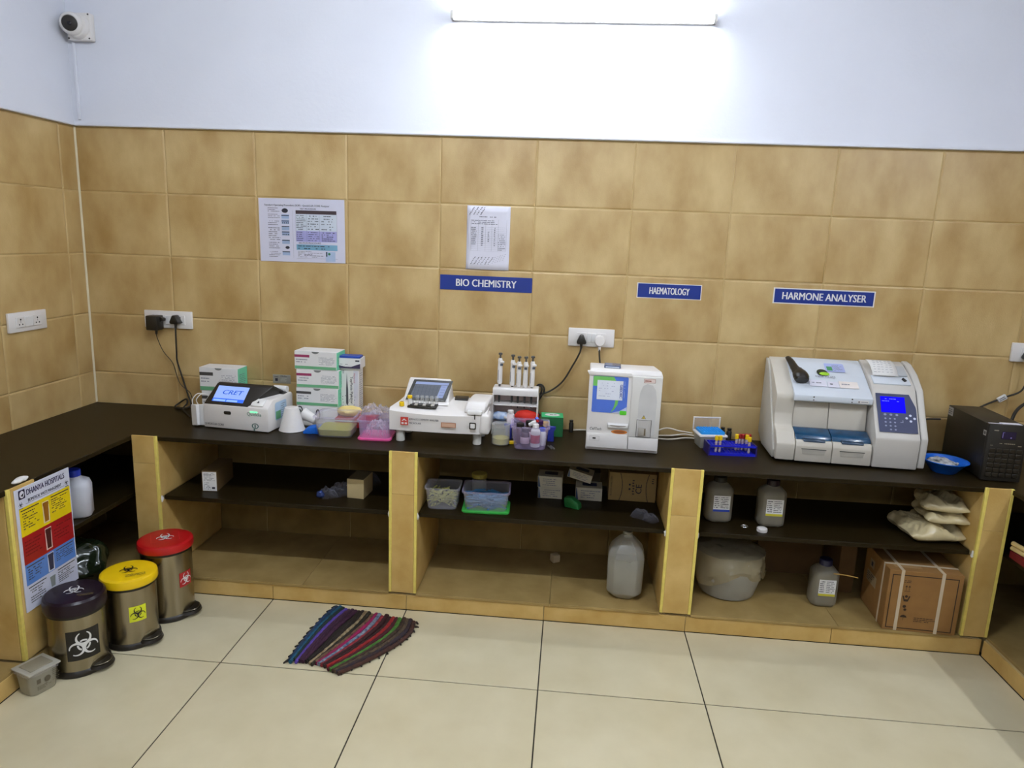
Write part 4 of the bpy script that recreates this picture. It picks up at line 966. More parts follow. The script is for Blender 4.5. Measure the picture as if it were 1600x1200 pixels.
# blue and green display foil
b_ = nb(); f.rrect(b_, .018, .176, .172, .340, .006, .0015); pn = build('front_foil', b_, mat('foil_blue', (76, 112, 206), rough=.35), t)
b_ = nb(); f.poly(b_, [(.019, .295), (.019, .336), (.022, .339), (.108, .339), (.118, .322), (.120, .295)], .0022); f.poly(b_, [(.135, .245), (.130, .215), (.115, .190), (.102, .178), (.114, .202), (.119, .225), (.120, .245)], .0022); build('foil_green', b_, mat('foil_green', (112, 190, 92), rough=.4), pn)
b_ = nb(); f.poly(b_, [(.105, .177), (.171, .177), (.171, .207), (.155, .196), (.14, .186)], .0022); build('foil_pale', b_, mat('foil_pale', (186, 194, 222), rough=.4), pn)
b_ = nb(); f.rrect(b_, .142, .170, .172, .189, .005, .0028); build('green_key', b_, mat('key_green', (84, 198, 40), rough=.4), t)
b_ = nb(); f.rect(b_, .037, .235, .150, .322, .0030); ps = build('taped_note', b_, mat('note_white', (224, 228, 240), rough=.6), t)
b_ = nb(); f.textlines(b_, .045, .245, .125, .315, 6, h=.2, off=.0038, dens=.5); build('print', b_, mat('pale_ink', (170, 174, 200), rough=.7), ps)
f.text('lettering', 'GIIEOIIC', .142, .276, .0165, blueink_m, ps, off=.0042, rot=-math.pi / 2, bold=.02)
b_ = nb(); f.textlines(b_, .156, .24, .158, .325, 14, h=.6, off=.0026, ragged=0); build('print', b_, mat('pale_ink2', (190, 200, 236), rough=.7), pn)
# printer, badges
b_ = nb(); hull(b_, [(.092, 0, .106), (.184, 0, .106), (.092, 0, .132), (.184, 0, .132), (.094, -.014, .112), (.182, -.014, .112), (.094, -.014, .126), (.182, -.014, .126)], r=.002); pr2 = build('printer', b_, white2_m, t)
b_ = nb(); FR(0, -.014, 0).poly(b_, [(.100, .124), (.178, .124), (.168, .119), (.14, .1165), (.11, .119)], .001); build('printer_slot', b_, mat('slot_shade', (150, 140, 132), rough=.7), pr2)
b_ = nb(); f.ell(b_, .146, .091, .036, .0095, off=.0014); ov = build('oval_badge', b_, mat('orange_badge', (200, 116, 36), rough=.5), t)
b_ = nb(); f.ell(b_, .146, .091, .026, .0055, off=.0019); build('oval_field', b_, mat('brown_badge', (146, 82, 36), rough=.5), ov)
f.text('lettering', 'CellTech', .040, .099, .018, ink_m, t, off=.0014, shear=.25, sx=.8)
b_ = nb(); f2.rect(b_, .016, .049, .060, .070, .0008); u = build('usb_cover', b_, grey_m, t)
b_ = nb(); f2.rect(b_, .0175, .0505, .0585, .0685, .0014); build('usb_field', b_, white_m, u)
b_ = nb(); f2.rect(b_, .030, .056, .044, .063, .0020); build('usb_port', b_, blackm_m, u)
o = thing('tinted_case', 'small blue-grey clear case lying on top of the blood analyser', 'case', (2.640, -.312, ZC + H + .0008), -4)
b_ = nb(); box(b_, -.036, .036, 0, .07, 0, .012, r=.002, seg=1); build('case', b_, mat('smoky_blue', (86, 98, 130), rough=.15), o)
b_ = nb(); FR(0, 0, 0).rect(b_, -.030, .002, .030, .0075, .001); build('pale_strip', b_, mat('strip_pale', (200, 208, 226), rough=.3), o)

# --- pipette-tip box
t = thing('tip_box', 'open clear tip box full of bright blue tips', 'box', (3.122, -.150, ZC), 8)
b_ = nb(); hull(b_, [(-.055, -.045, .0), (.055, -.045, .0), (-.055, .045, 0), (.055, .045, 0), (-.062, -.052, .062), (.062, -.052, .062), (-.062, .052, .062), (.062, .052, .062)], r=.003); build('tray', b_, frost_m, t)
b_ = nb(); box(b_, -.066, .066, -.056, .054, .056, .066, r=.003); build('rim', b_, white_m, t)
b_ = nb(); box(b_, -.055, .055, -.045, .045, .066, .079, r=.002)
for i in range(8):
    for j in range(6): lathe(b_, [(.004, .079), (.004, .083), (0, .083)], (-.045 + i * .0128, -.037 + j * .0148, 0), 6)
build('tips', b_, mat('tip_blue', (28, 146, 226), rough=.5), t)['kind'] = 'stuff'
b_ = nb(); box(b_, -.066, .066, .052, .058, .062, .125, r=.003); build('lid', b_, clear_m, t)
b_ = nb(); box(b_, -.066, .066, .054, .0595, .119, .126, r=.002); box(b_, -.066, -.060, .054, .0595, .062, .124, r=.002); box(b_, .060, .066, .054, .0595, .062, .124, r=.002); build('lid_frame', b_, white_m, t)
# --- blue tube rack
t = thing('tube_rack', 'cobalt blue wire-frame test tube rack', 'rack', (3.195, -.256, ZC), 4)
rack_m = mat('cobalt_plastic', (26, 34, 190), rough=.35)
b_ = nb(); 
for z in (.040, .004):
    box(b_, -.105, .105, -.042, -.038, z, z + .008); box(b_, -.105, .105, .038, .042, z, z + .008)
    for k in range(13): box(b_, -.103 + k * .0168, -.100 + k * .0168, -.04, .04, z + .001, z + .006)
    for k in range(5): box(b_, -.105, .105, -.04 + k * .0195, -.037 + k * .0195, z + .001, z + .006)
build('grid', b_, rack_m, t)
for s in (-1, 1):
    b_ = nb(); prism(b_, [(-.046, 0), (.046, 0), (.044, .05), (-.044, .05)], s * .105 - .003, s * .105 + .003, 'x'); build('end_plate', b_, mat('navy_plastic', (34, 24, 96), rough=.35), t)
b_ = nb(); box(b_, -.104, .104, -.041, .041, 0.0, .004); build('base', b_, rack_m, t)
tubes = [(-.072, -.028, 'y', 'yellow-capped tube at the front left corner of the blue rack'), (-.054, -.025, 'y', 'yellow-capped tube second from the left in the blue rack'), (.030, .012, 'y', 'yellow-capped tube beside the red caps in the blue rack'),
         (.045, .020, 'r', 'red-capped tube at the left of the red row in the blue rack'), (.060, .020, 'r', 'red-capped tube in the middle of the red row in the blue rack'), (.075, .008, 'y', 'yellow-capped tube among the red caps, right part of the blue rack'), (.090, .022, 'r', 'red-capped tube at the right end of the red row'), (.075, -.030, 'y', 'yellow-capped tube at the front right of the blue rack'), (.076, .026, 'r', 'red-capped tube behind a yellow cap, right part of the blue rack')]
Mr = Matrix.Translation((3.195, -.256, ZC)) @ Matrix.Rotation(math.radians(4), 4, 'Z')
for x, y, c, lab in tubes:
    v = thing('test_tube', lab, 'tube', Mr @ V((x, y, .0122)), group='capped tubes in the blue rack')
    b_ = nb(); lathe(b_, [(0, 0), (.0045, .001), (.0058, .006), (.0058, .058), (0, .058)], seg=12); build('tube', b_, mat('sample_glass', (214, 208, 214), rough=.2, rgb2=(160, 120, 124), scale=60), v)
    b_ = nb(); cyl(b_, (0, 0, .054), .0085, .021, 14, b=.0015); build('cap', b_, yel_m if c == 'y' else mat('dark_red_cap', (150, 26, 24), rough=.45), v)
bottle('dropper_bottle', 'tiny black bottle behind the blue rack by the tiles', (3.232, -.055, ZC), .012, .06, blackm_m, black_m)
bottle('dropper_bottle', 'tiny black bottle behind the open lid of the tip box, right of it', (3.203, -.045, ZC), .011, .062, blackm_m, black_m)

# --- hormone analyser
t = thing('hormone_analyser', 'large grey sloping hormone analyser with a blue keypad screen', 'analyser', (3.398, -.345, ZC), -3)
shell_m = mat('warm_grey_shell', (196, 189, 176), rough=.45, var=.02)
lidm = mat('lid_grey', (206, 212, 220), rough=.4, var=.02)
gl = [(.0, .012), (-.002, .085), (.012, .104), (.040, .135), (.085, .150), (.098, .20), (.088, .268), (.092, .288)]
arc = [(.16, .335), (.23, .378), (.29, .408), (.325, .420)]
b_ = nb(); prism(b_, gl + arc + [(.340, .40), (.340, .06), (.25, .012)], -.028, .052, 'x', r=.006); build('left_shell', b_, shell_m, t)
b_ = nb(); prism(b_, [(.03, .012), (.02, .05), (.10, .16), (.16, .24), (.22, .33), (.27, .385), (.31, .41), (.340, .41), (.342, .05), (.25, .012)], -.036, -.027, 'x', r=.003); build('side_cover', b_, mat('side_grey', (188, 184, 174), rough=.5), t)
# doors behind the recess
for k, (x0, x1) in enumerate(((.054, .204), (.207, .366))):
    b_ = nb(); prism(b_, [(.100, .138), (.118, .272), (.13, .272), (.13, .138)], x0, x1, 'x', r=.002); build('bay_door', b_, shell_m, t)
b_ = nb(); box(b_, .052, .370, .128, .33, .02, .29); build('inner_body', b_, shell_m, t)
cov_m = mat('blue_smoked_cover', (22, 66, 98), rough=.15, var=.25, scale=25, spec=.7)
for k, (x0, x1) in enumerate(((.054, .2045), (.2075, .368))):
    b_ = nb(); prism(b_, [(.018, .104), (.030, .122), (.085, .142), (.102, .142), (.102, .104)], x0, x1, 'x', r=.003); build('smoked_cover', b_, cov_m, t)
for k, (x0, x1) in enumerate(((.054, .2045), (.2075, .368))):
    b_ = nb(); prism(b_, [(-.003, .012), (-.004, .080), (.004, .104), (.12, .106), (.12, .012)], x0, x1, 'x', r=.003); d_ = build('drawer', b_, shell_m, t)
    xm = (x0 + x1) / 2
    b_ = nb(); f = FR(0, -.004, 0); f.poly(b_, [(xm - .050, .068), (xm + .050, .068), (xm + .046, .046), (xm - .046, .046)], .0012); build('grip_recess', b_, mat('grip_shade', (168, 162, 150), rough=.6), d_)
    b_ = nb(); f.rect(b_, xm - .052, .0675, xm + .052, .071, .0020); build('grip_edge', b_, dgrey_m, d_)
    b_ = nb(); prism(b_, [(-.001, .100), (.002, .110), (.020, .112), (.022, .104)], xm - .045, xm + .045, 'x', r=.001, seg=1); build('cover_latch', b_, mat('navy_latch', (24, 50, 74), rough=.3), d_)
# lid
lo = V((0, .075, .292)); hi = V((0, .325, .421))
b_ = nb(); prism(b_, [(.080, .262), (.072, .268), (.072, .292), (.082, .298), (.20, .366), (.28, .407), (.325, .421), (.335, .41), (.335, .30), (.16, .30)], .044, .372, 'x', r=.003); lid = build('lid', b_, lidm, t)
f = FR(0, .072, 0)
b_ = nb()
for x in (.125, .285): f.ell(b_, x, .286, .0035, off=.001, n=10)
f.ell(b_, .125, .273, .003, off=.001, n=10); f.ell(b_, .285, .273, .003, off=.001, n=10); build('pilot_mark', b_, dgrey_m, lid)
b_ = nb(); f.rrect(b_, .308, .270, .355, .283, .005, .001); bd = build('badge', b_, white_m, lid)
b_ = nb(); f.ell(b_, .314, .2765, .0042, off=.0016, n=12); f.textlines(b_, .321, .273, .350, .280, 1, h=.5, off=.0016, ragged=0); build('print', b_, gink_m, bd)
ft = F((0, .082, .298), (1, 0, 0), V((0, .118, .068)))          # lower part of the lid top
ft2 = F((0, .20, .366), (1, 0, 0), V((0, .08, .041)))
b_ = nb(); ft2.ell(b_, .186, .012, .024, .024, off=.004); lg = build('logo', b_, mat('logo_dark', (44, 50, 34), rough=.5), lid)
b_ = nb(); ft2.ell(b_, .194, .002, .022, .012, off=.0046, n=18); build('logo_green', b_, mat('logo_lime', (150, 200, 50), rough=.5), lg)
ft2.text('lettering', 'MINI VIDAS', .194, -.020, .017, gink_m, lid, off=.0045, bold=.02)
b_ = nb(); ft2.rrect(b_, .205, .022, .290, .085, .006, .0035); st = build('sticker', b_, mat('lilac_sticker', (168, 178, 222), rough=.5), lid)
b_ = nb(); ft2.rect(b_, .212, .030, .236, .060, .0042); build('sticker_field', b_, mat('sticker_green', (70, 140, 90), rough=.5), st)
b_ = nb(); ft2.textlines(b_, .238, .03, .284, .075, 6, h=.35, off=.0042); build('print', b_, gink_m, st)
for k, (u0, u1, v0, v1, lab) in enumerate(((.118, .190, .050, .092, 'small white note on the sloping lid, nearest the black scanner'), (.195, .243, .048, .085, 'middle white note on the sloping lid of the hormone analyser'), (.245, .325, .048, .092, 'right-hand white note on the sloping lid of the hormone analyser'))):
    n_ = thing('paper_note', lab, 'note', (3.398, -.345, ZC), -3, 'white notes on the hormone analyser lid')
    b_ = nb(); ft.slab(b_, u0, v0, u1, v1, .003, .004); build('note', b_, paper_m if k != 2 else mat('cream_paper', (224, 214, 208), rough=.7), n_)
    b_ = nb(); ft.textlines(b_, u0 + .01, (v0 + v1) / 2 - .004, u1 - .02, (v0 + v1) / 2 + .008, 1, h=.6, off=.0046); build('print', b_, ink_m if k == 1 else gink_m, n_)
# right console
b_ = nb(); prism(b_, [(-.004, .010), (-.008, .140), (-.002, .150), (.055, .235), (.115, .330), (.13, .345), (.20, .385), (.28, .418), (.325, .428), (.340, .41), (.340, .06), (.25, .010)], .374, .556, 'x', r=.005); build('console', b_, mat('console_grey', (196, 191, 184), rough=.45, var=.02), t)
b_ = nb(); prism(b_, [(.002, .014), (-.002, .142), (.004, .154), (.060, .238), (.12, .335), (.20, .392), (.28, .425), (.33, .432), (.345, .41), (.345, .06), (.25, .014)], .559, .590, 'x', r=.008, seg=3); build('right_shell', b_, mat('right_grey', (194, 190, 183), rough=.45, var=.02), t)
b_ = nb(); prism(b_, [(.006, .016), (.002, .142), (.06, .232), (.12, .328), (.28, .415), (.33, .42), (.33, .016)], .5555, .5600, 'x'); build('seam', b_, dgrey_m, t)
fk = F((.374, -.002, .150), (1, 0, 0), V((0, .117, .180)))
b_ = nb(); fk.poly(b_, [(.016, .018), (.172, .018), (.174, .125), (.172, .140), (.150, .196), (.012, .196)], .0035); kp = build('keypad', b_, mat('keypad_navy', (44, 50, 84), rough=.55), t)
b_ = nb(); fk.rect(b_, .030, .108, .130, .182, .0045); scr = build('screen', b_, glow('blue_screen', lin((14, 2, 250)), 1.0), t)
b_ = nb(); fk.textlines(b_, .036, .155, .124, .176, 2, h=.2, off=.0054, dens=.5); build('screen_text', b_, glow('pale_blue_text', lin((140, 150, 255)), 1.0), scr)
for i in range(3):
    b_ = nb(); fk.ell(b_, .044 + i * .024, .098, .006, .005, off=.0046, n=12); build('function_key', b_, mat('key_slate', (120, 128, 156), rough=.4), kp)
for r_ in range(4):
    for c_ in range(3):
        if r_ == 3 and c_ == 0: continue
        b_ = nb(); fk.ell(b_, .044 + c_ * .019, .080 - r_ * .0165, .0045, .0038, off=.0046, n=10); build('number_key', b_, mat('key_slate', (120, 128, 156)), kp)
for dx, dy in ((0, .013), (0, -.013), (-.016, 0), (.016, 0)):
    b_ = nb(); fk.ell(b_, .147 + dx, .086 + dy, .0055, .0052, off=.0046, n=12); build('arrow_key', b_, mat('key_pale', (190, 196, 216), rough=.4), kp)
b_ = nb(); fk.rect(b_, .104, .064, .116, .067, .0046); fk.rect(b_, .113, .064, .116, .076, .0046); build('enter_key', b_, mat('key_slate', (120, 128, 156)), kp)
# printer on the console
fp = F((.374, .135, .349), (1, 0, 0), V((0, .135, .068)))
b_ = nb(); fp.slab(b_, .012, .002, .168, .060, -.004, .005, r=.002); build('printer_cover', b_, lidm, t)
b_ = nb(); fp.slab(b_, .120, .062, .168, .135, -.002, .010, r=.002); build('printer_side', b_, mat('printer_grey', (176, 178, 180), rough=.5), t)
b_ = nb(); tube(b_, [V((.374 + .140, .165, .375)), V((.374 + .150, .152, .366))], .006, n=1); build('printer_knob', b_, blackm_m, t)
b_ = nb(); g = []
for j in range(9):
    tt = j / 8; z = .012 + .020 * math.sin(tt * 2.4); g.append([b_.verts.new(fp.p(.006 + tt * .0 + x * .108 + (1 - tt) * .012, .050 + tt * .10, z)) for x in (0, .33, .66, 1)])
for j in range(8):
    for i in range(3): b_.faces.new((g[j][i], g[j][i + 1], g[j + 1][i + 1], g[j + 1][i]))
pp = build('printout', b_, mat('print_paper', (228, 226, 224), rough=.7, var=.01), t); md = pp.modifiers.new('thickness', 'SOLIDIFY'); md.thickness = .0006; md.offset = -1
b_ = nb()
rg = random.Random(8)
for j in range(1, 7):
    for q in range(5):
        u = .022 + q * .017 + rg.uniform(0, .004); tt = j / 8; z = .0145 + .020 * math.sin(tt * 2.4) + .002
        b_.faces.new([b_.verts.new(fp.p(a, .050 + tt * .10 + bb, z)) for a, bb in ((u, 0), (u + rg.uniform(.006, .014), 0), (u + .01, .0022), (u, .0022))])
build('print', b_, gink_m, pp)
for (x, y) in ((.03, .04), (.50, .04), (.03, .26), (.50, .26)):
    b_ = nb(); cyl(b_, (x, y, 0), .010, .014, 14); build('foot', b_, dgrey_m, t)
# hand scanner on the lid
t = thing('barcode_scanner', 'black handheld scanner resting on the left end of the sloping lid', 'scanner', (3.398, -.345, ZC), -3)
fl_ = F((0, .082, .298), (1, 0, 0), V((0, .24, .123))); 
b_ = nb(); pts = [fl_.p(.048, .235, .020), fl_.p(.054, .20, .026), fl_.p(.064, .15, .026), fl_.p(.076, .115, .026), fl_.p(.080, .085, .028), fl_.p(.080, .060, .024)]
tube(b_, pts, [.012, .014, .016, .017, .018, .020, .024, .028, .032, .034, .034, .032, .027], seg=16, n=5, flat=.72); build('body', b_, black_m, t)
b_ = nb(); fl_.rrect(b_, .066, .108, .086, .130, .003, .0445); build('key', b_, mat('scanner_key', (74, 72, 70), rough=.3), t)

# --- power unit (UPS)
t = thing('power_unit', 'tall black backup power unit on the worktop at the right', 'ups', (4.185, -.435, ZC), -3)
b_ = nb(); box(b_, 0, .148, 0.012, .36, .006, .243, r=.003); build('case', b_, mat('ups_black', (30, 26, 18), rough=.45, var=.1), t)
b_ = nb(); box(b_, -.002, .150, -.006, .014, .004, .245, r=.004); fr_ = build('front_panel', b_, blackm_m, t)
f = FR(0, -.006, 0)
b_ = nb(); f.rrect(b_, .048, .185, .104, .217, .004, .001); dsp = build('display', b_, mat('ups_display', (44, 36, 58), rough=.2), t)
b_ = nb(); f.rect(b_, .052, .190, .055, .214, .0016); f.rect(b_, .052, .212, .060, .214, .0016); f.ell(b_, .086, .192, .0035, off=.0016, n=8); build('display_mark', b_, mat('ups_lilac', (120, 110, 170), rough=.4), dsp)
b_ = nb(); f.textlines(b_, .046, .164, .106, .168, 1, h=.8, ragged=0); f.textlines(b_, .012, .155, .024, .158, 1, h=.8); f.rect(b_, .018, .218, .036, .222); f.rect(b_, .118, .156, .132, .160); build('print', b_, mat('ups_print', (150, 140, 120), rough=.5), t)
for r_ in range(6):
    for c_ in range(5):
        b_ = nb(); box(b_, .012 + c_ * .026, .034 + c_ * .026, -.010, -.005, .022 + r_ * .021, .039 + r_ * .021, r=.0015, seg=1); build('vent_louvre', b_, mat('ups_louvre', (36, 30, 20), rough=.4), fr_)
for k, (x0, x1) in enumerate(((.004, .050), (.052, .128))):
    b_ = nb(); F((0, 0, .243), (1, 0, 0), (0, 1, 0)).slab(b_, x0, .006, x1, .022 + .012 * k, .0005, .0015 + k * .002); build('paper_label', b_, paper_m, t)
fs = F((0, .36, 0), (0, -1, 0), (0, 0, 1))
b_ = nb(); fs.rect(b_, .325, .190, .355, .212, .001); build('side_label', b_, mat('silver_label', (176, 172, 164), rough=.4), t); b_ = nb(); fs.rect(b_, .006, .200, .05, .238, .001); lb = build('side_label', b_, mat('silver_label', (176, 172, 164), rough=.4), t)
b_ = nb(); fs.textlines(b_, .010, .206, .046, .232, 3, h=.5, off=.0016); fs.rect(b_, .33, .195, .345, .207, .0016); build('print', b_, dgrey_m, lb)

# --- blue bowl with crumpled foil
t = thing('blue_bowl', 'bright blue plastic bowl between the hormone analyser and the power unit', 'bowl', (4.085, -.338, ZC))
bowl_m = mat('bowl_blue', (14, 100, 206), rough=.35)
b_ = nb(); lathe(b_, [(0, .0), (.045, .0), (.05, .004), (.085, .050), (.092, .052), (.092, .055), (.083, .053), (.048, .008), (0, .006)], seg=40); build('bowl', b_, bowl_m, t)
b_ = nb(); blob(b_, (-.01, .0, .040), .062, .050, .014, .012, 40, 6.1, sub=4, flat=False)
tag(build('crumpled_wrapper', b_, mat('foil_white', (206, 206, 206), rough=.35, rgb2=(60, 60, 60), scale=50), loc=(4.085, -.338, ZC), angle=15), 'crumpled white wrapper inside the blue bowl', 'wrapper')

# ================================================================== under the worktop
# left bay
t = thing('labelled_carton', 'small brown carton with a white printed label, left bay shelf', 'box', (0.788, -.43, ZS), 6)
b_ = nb(); box(b_, 0, .07, 0, .20, 0, .098, r=.001, seg=1); build('carton', b_, mat('olive_card', (96, 72, 34), rough=.8), t)
f = FR(0, 0, 0); b_ = nb(); f.rect(b_, .004, .003, .068, .094); lb = build('label', b_, white2_m, t)
b_ = nb(); f.textlines(b_, .01, .05, .062, .09, 7, h=.35, off=.001); f.rect(b_, .046, .012, .060, .022, .001); f.textlines(b_, .01, .008, .04, .045, 5, h=.35, off=.001, dens=.5); build('print', b_, ink_m, lb)
foil2 = clear('dark_film', (150, 150, 165), .10, .06)
for k, (x, y, s, lab) in enumerate(((1.375, -.40, .045, 'crumpled clear wrapper with a blue print, left bay shelf'), (1.42, -.36, .055, 'shiny crumpled clear bag beside the small white carton'), (1.52, -.20, .05, 'crumpled clear bag behind the small white carton'))):
    b_ = nb(); film(b_, s * 2.1, s * 1.7, s * 1.1, 21 + k)
    tag(build('clear_wrapper', b_, foil2, loc=(x, y, ZS + .001), angle=5), lab, 'wrapper', 'crumpled wrappers on the left bay shelf')
b_ = nb(); blob(b_, (0, 0, .02), .018, .014, .018, .006, 60, 2.2, sub=3)
tag(build('blue_wrapper', b_, mat('dull_blue', (44, 60, 110), rough=.4), loc=(1.35, -.43, ZS + .003)), 'small dull blue wrapper scrap on the left bay shelf', 'wrapper')
t = thing('small_carton', 'small plain white carton on the left bay shelf by the pillar', 'box', (1.462, -.39, ZS), -4)
b_ = nb(); box(b_, 0, .080, 0, .12, 0, .092, r=.001, seg=1); build('carton', b_, mat('dull_white_card', (196, 176, 130), rough=.7), t)
b_ = nb(); box(b_, .002, .078, .002, .118, .0915, .093); build('top_flap', b_, mat('grey_flap', (110, 98, 72), rough=.7), t)
# middle bay tubs
t, fl = tub('plastic_tub', 'clear tub of yellowish tips on the middle shelf, next to the pillar', (1.913, -.40, ZS), 2, .15, .13, .100, clear_m, clear_m, .88)
tips_m = mat('yellow_tips', (190, 186, 96), rough=.6, rgb2=(150, 150, 90), scale=60)
b_ = nb(); rg = random.Random(2)
for k in range(150):
    x, y, z = rg.uniform(-.055, .055), rg.uniform(-.045, .045), rg.uniform(.012, .075); a = rg.uniform(0, 6.3); l = .014
    tube(b_, [(x - l * math.cos(a), y - l * math.sin(a), z), (x + l * math.cos(a), y + l * math.sin(a), z + rg.uniform(-.008, .008))], [.0035, .002], n=1, seg=5)
build('pipette_tips', b_, tips_m, t)['kind'] = 'stuff'
t, fl = tub('plastic_tub', 'clear tub of blue tips standing on its green lid', (2.110, -.395, ZS), 3, .205, .155, .098, clear_m, lilac_m, .88, base=mat('lid_green', (60, 170, 70), rough=.4))
b_ = nb()
for k in range(170):
    x, y, z = rg.uniform(-.075, .075), rg.uniform(-.055, .055), rg.uniform(.018, .065); a = rg.gauss(0, .5); l = .026
    tube(b_, [(x - l * math.cos(a), y - l * math.sin(a), z), (x + l * math.cos(a), y + l * math.sin(a), z + rg.uniform(-.01, .01))], [.0045, .0022], n=1, seg=5)
build('pipette_tips', b_, mat('blue_tips', (40, 110, 160), rough=.5), t)['kind'] = 'stuff'
t = thing('round_jar', 'squat jar with a dull yellow lid behind the blue tip tub', 'jar', (2.055, -.235, ZS))
b_ = nb(); cyl(b_, (0, 0, 0), .034, .085, 24, b=.004); build('jar', b_, frost_m, t); b_ = nb(); cyl(b_, (0, 0, .085), .037, .022, 24, b=.003); build('lid', b_, mat('dull_yellow', (170, 150, 60), rough=.5), t)
# reagent packets
def packet(label, loc, yaw, w_, d_, h_, tilt=0):
    t = thing('reagent_packet', label, 'packet', loc, group='white reagent packets on the middle shelf', rot=(0, math.radians(tilt), math.radians(yaw)))
    b_ = nb(); box(b_, 0, w_, 0, d_, 0, h_, r=.001, seg=1); build('carton', b_, mat('packet_white', (206, 198, 176), rough=.7), t)
    f = FR(0, 0, 0); ftp = F((0, 0, h_), (1, 0, 0), (0, 1, 0))
    b_ = nb(); f.textlines(b_, w_ * .2, h_ * .15, w_ * .95, h_ * .85, 4, h=.35); build('print', b_, gink_m, t)
    b_ = nb(); ftp.rrect(b_, w_ * .25, d_ * .3, w_ * .8, d_ * .75, .004); build('label', b_, mat('packet_navy', (44, 52, 84), rough=.5), t)
    b_ = nb(); f.poly(b_, [(.002, .002), (w_ * .12, .002), (w_ * .04, h_ - .002), (.002, h_ - .002)], .0009); build('edge_print', b_, mat('packet_blue', (80, 100, 130), rough=.5), t)
    return t
packet('white reagent packet, lower of the two stacked on the middle shelf', (2.335, -.23, ZS), 1, .115, .10, .055)
packet('white reagent packet on top of the stacked pair, middle shelf', (2.332, -.232, ZS + .0553), -2, .115, .10, .055)
packet('white reagent packet standing right of the stacked pair, middle shelf', (2.512, -.22, ZS), -1, .125, .10, .062)
packet('tilted white reagent packet wedged above the right-hand packet', (2.468, -.205, ZS + .108), -8, .115, .09, .04, 13)
b_ = nb(); prism(b_, [(-.04, 0), (.035, 0), (.03, .025), (-.01, .05), (-.045, .045)], -.02, .02, 'y', r=.006)
tag(build('green_pouch', b_, mat('pouch_green', (30, 110, 50), rough=.5), loc=(2.505, -.325, ZS + .0004), rot=(0, 0, math.radians(-25))), 'green crumpled pouch in front of the reagent packets', 'pouch')
b_ = nb(); box(b_, 2.525, 2.63, -.125, -.04, ZS + .0003, ZS + .108, r=.001)
tag(build('dark_carton', b_, mat('dark_card', (60, 48, 26), rough=.8)), 'dark carton standing behind the white reagent packets', 'box')
t = thing('ce_carton', 'flat brown carton with a CE mark at the right of the middle shelf', 'box', (2.668, -.19, ZS), -1)
b_ = nb(); box(b_, 0, .222, 0, .16, 0, .138, r=.001, seg=1); build('carton', b_, mat('pale_brown_card', (166, 136, 84), rough=.8), t)
f = FR(0, 0, 0)
f.text('lettering', 'CE', .142, .062, .040, ink_m, t, rot=math.pi / 2, bold=.01)
f.text('lettering', 'BLOOD ANALYZER', .012, .07, .011, ink_m, t, rot=math.pi / 2)
b_ = nb()
for x0, sg in ((.05, 1), (.185, -1)):
    for k in range(8):
        z0, z1 = .138 * k / 8, .138 * (k + 1) / 8; w0 = lambda z: sg * .012 * (1 - (2 * z / .138 - 1) ** 2)
        f.poly(b_, [(x0 + w0(z0), z0 + .0005), (x0 + w0(z0) + .003, z0 + .0005), (x0 + w0(z1) + .003, z1 - .0005), (x0 + w0(z1), z1 - .0005)])
f.ell(b_, .098, .06, .005, n=8); f.ell(b_, .098, .082, .005, n=8); f.textlines(b_, .11, .03, .122, .11, 6); f.textlines(b_, .2, .09, .21, .12, 3); build('print', b_, ink_m, t)
for k, (x, y, s, lab) in enumerate(((2.80, -.39, .035, 'clear wrapper with silver glints beside the middle pillar'), (2.845, -.43, .03, 'small clear wrapper at the shelf edge beside the middle pillar'))):
    b_ = nb(); film(b_, s * 2.4, s * 1.9, s * 1.3, 31 + k)
    tag(build('clear_wrapper', b_, foil2, loc=(x, y, ZS + .001), angle=5), lab, 'wrapper')
# jug on the bay floor
t = thing('plastic_jug', 'large translucent jug half full of clear liquid, middle bay floor', 'jug', (2.752, -.40, ZP + .0005), -4)
def jug_ring(bm_, w_, d_, z, c=.03):
    P = [(-w_ + c, -d_), (w_ - c, -d_), (w_, -d_ + c), (w_, d_ - c), (w_ - c, d_), (-w_ + c, d_), (-w_, d_ - c), (-w_, -d_ + c)]
    return [bm_.verts.new((x, y, z)) for x, y in P]
def loft(bm_, rings):
    for a, b in zip(rings, rings[1:]):
        n = len(a)
        for i in range(n): bm_.faces.new((a[i], a[(i + 1) % n], b[(i + 1) % n], b[i]))
    bm_.faces.new(rings[0][::-1]); bm_.faces.new(rings[-1])
b_ = nb(); loft(b_, [jug_ring(b_, .052, .052, 0), jug_ring(b_, .078, .072, .03), jug_ring(b_, .080, .075, .20), jug_ring(b_, .070, .065, .235), jug_ring(b_, .036, .034, .275, .014), jug_ring(b_, .022, .02, .285, .008), jug_ring(b_, .022, .02, .295, .008)])
bev(b_, [e for e in b_.edges], .006, 2); build('shell', b_, clear('milky_jug', (205, 202, 192), .34, .3), t)
b_ = nb(); loft(b_, [jug_ring(b_, .050, .050, .003), jug_ring(b_, .0755, .0695, .031), jug_ring(b_, .0775, .0725, .158)]); build('liquid', b_, mat('jug_liquid', (122, 116, 98), rough=.25), t)
b_ = nb(); cyl(b_, (0, 0, .295), .021, .012, 16, b=.002); build('neck', b_, frost_m, t)
fs = F((-.0805, .06, 0), (0, -1, 0), (0, 0, 1)); b_ = nb(); fs.rect(b_, .02, .10, .105, .175, .001); lb = build('label', b_, mat('jug_label', (206, 196, 178), rough=.7), t)
b_ = nb(); fs.textlines(b_, .03, .11, .095, .165, 5, h=.3, off=.0016); fs.poly(b_, [(.075, .14), (.085, .15), (.095, .14), (.085, .13)], .0016); build('print', b_, mat('jug_red', (150, 60, 50), rough=.7), lb)
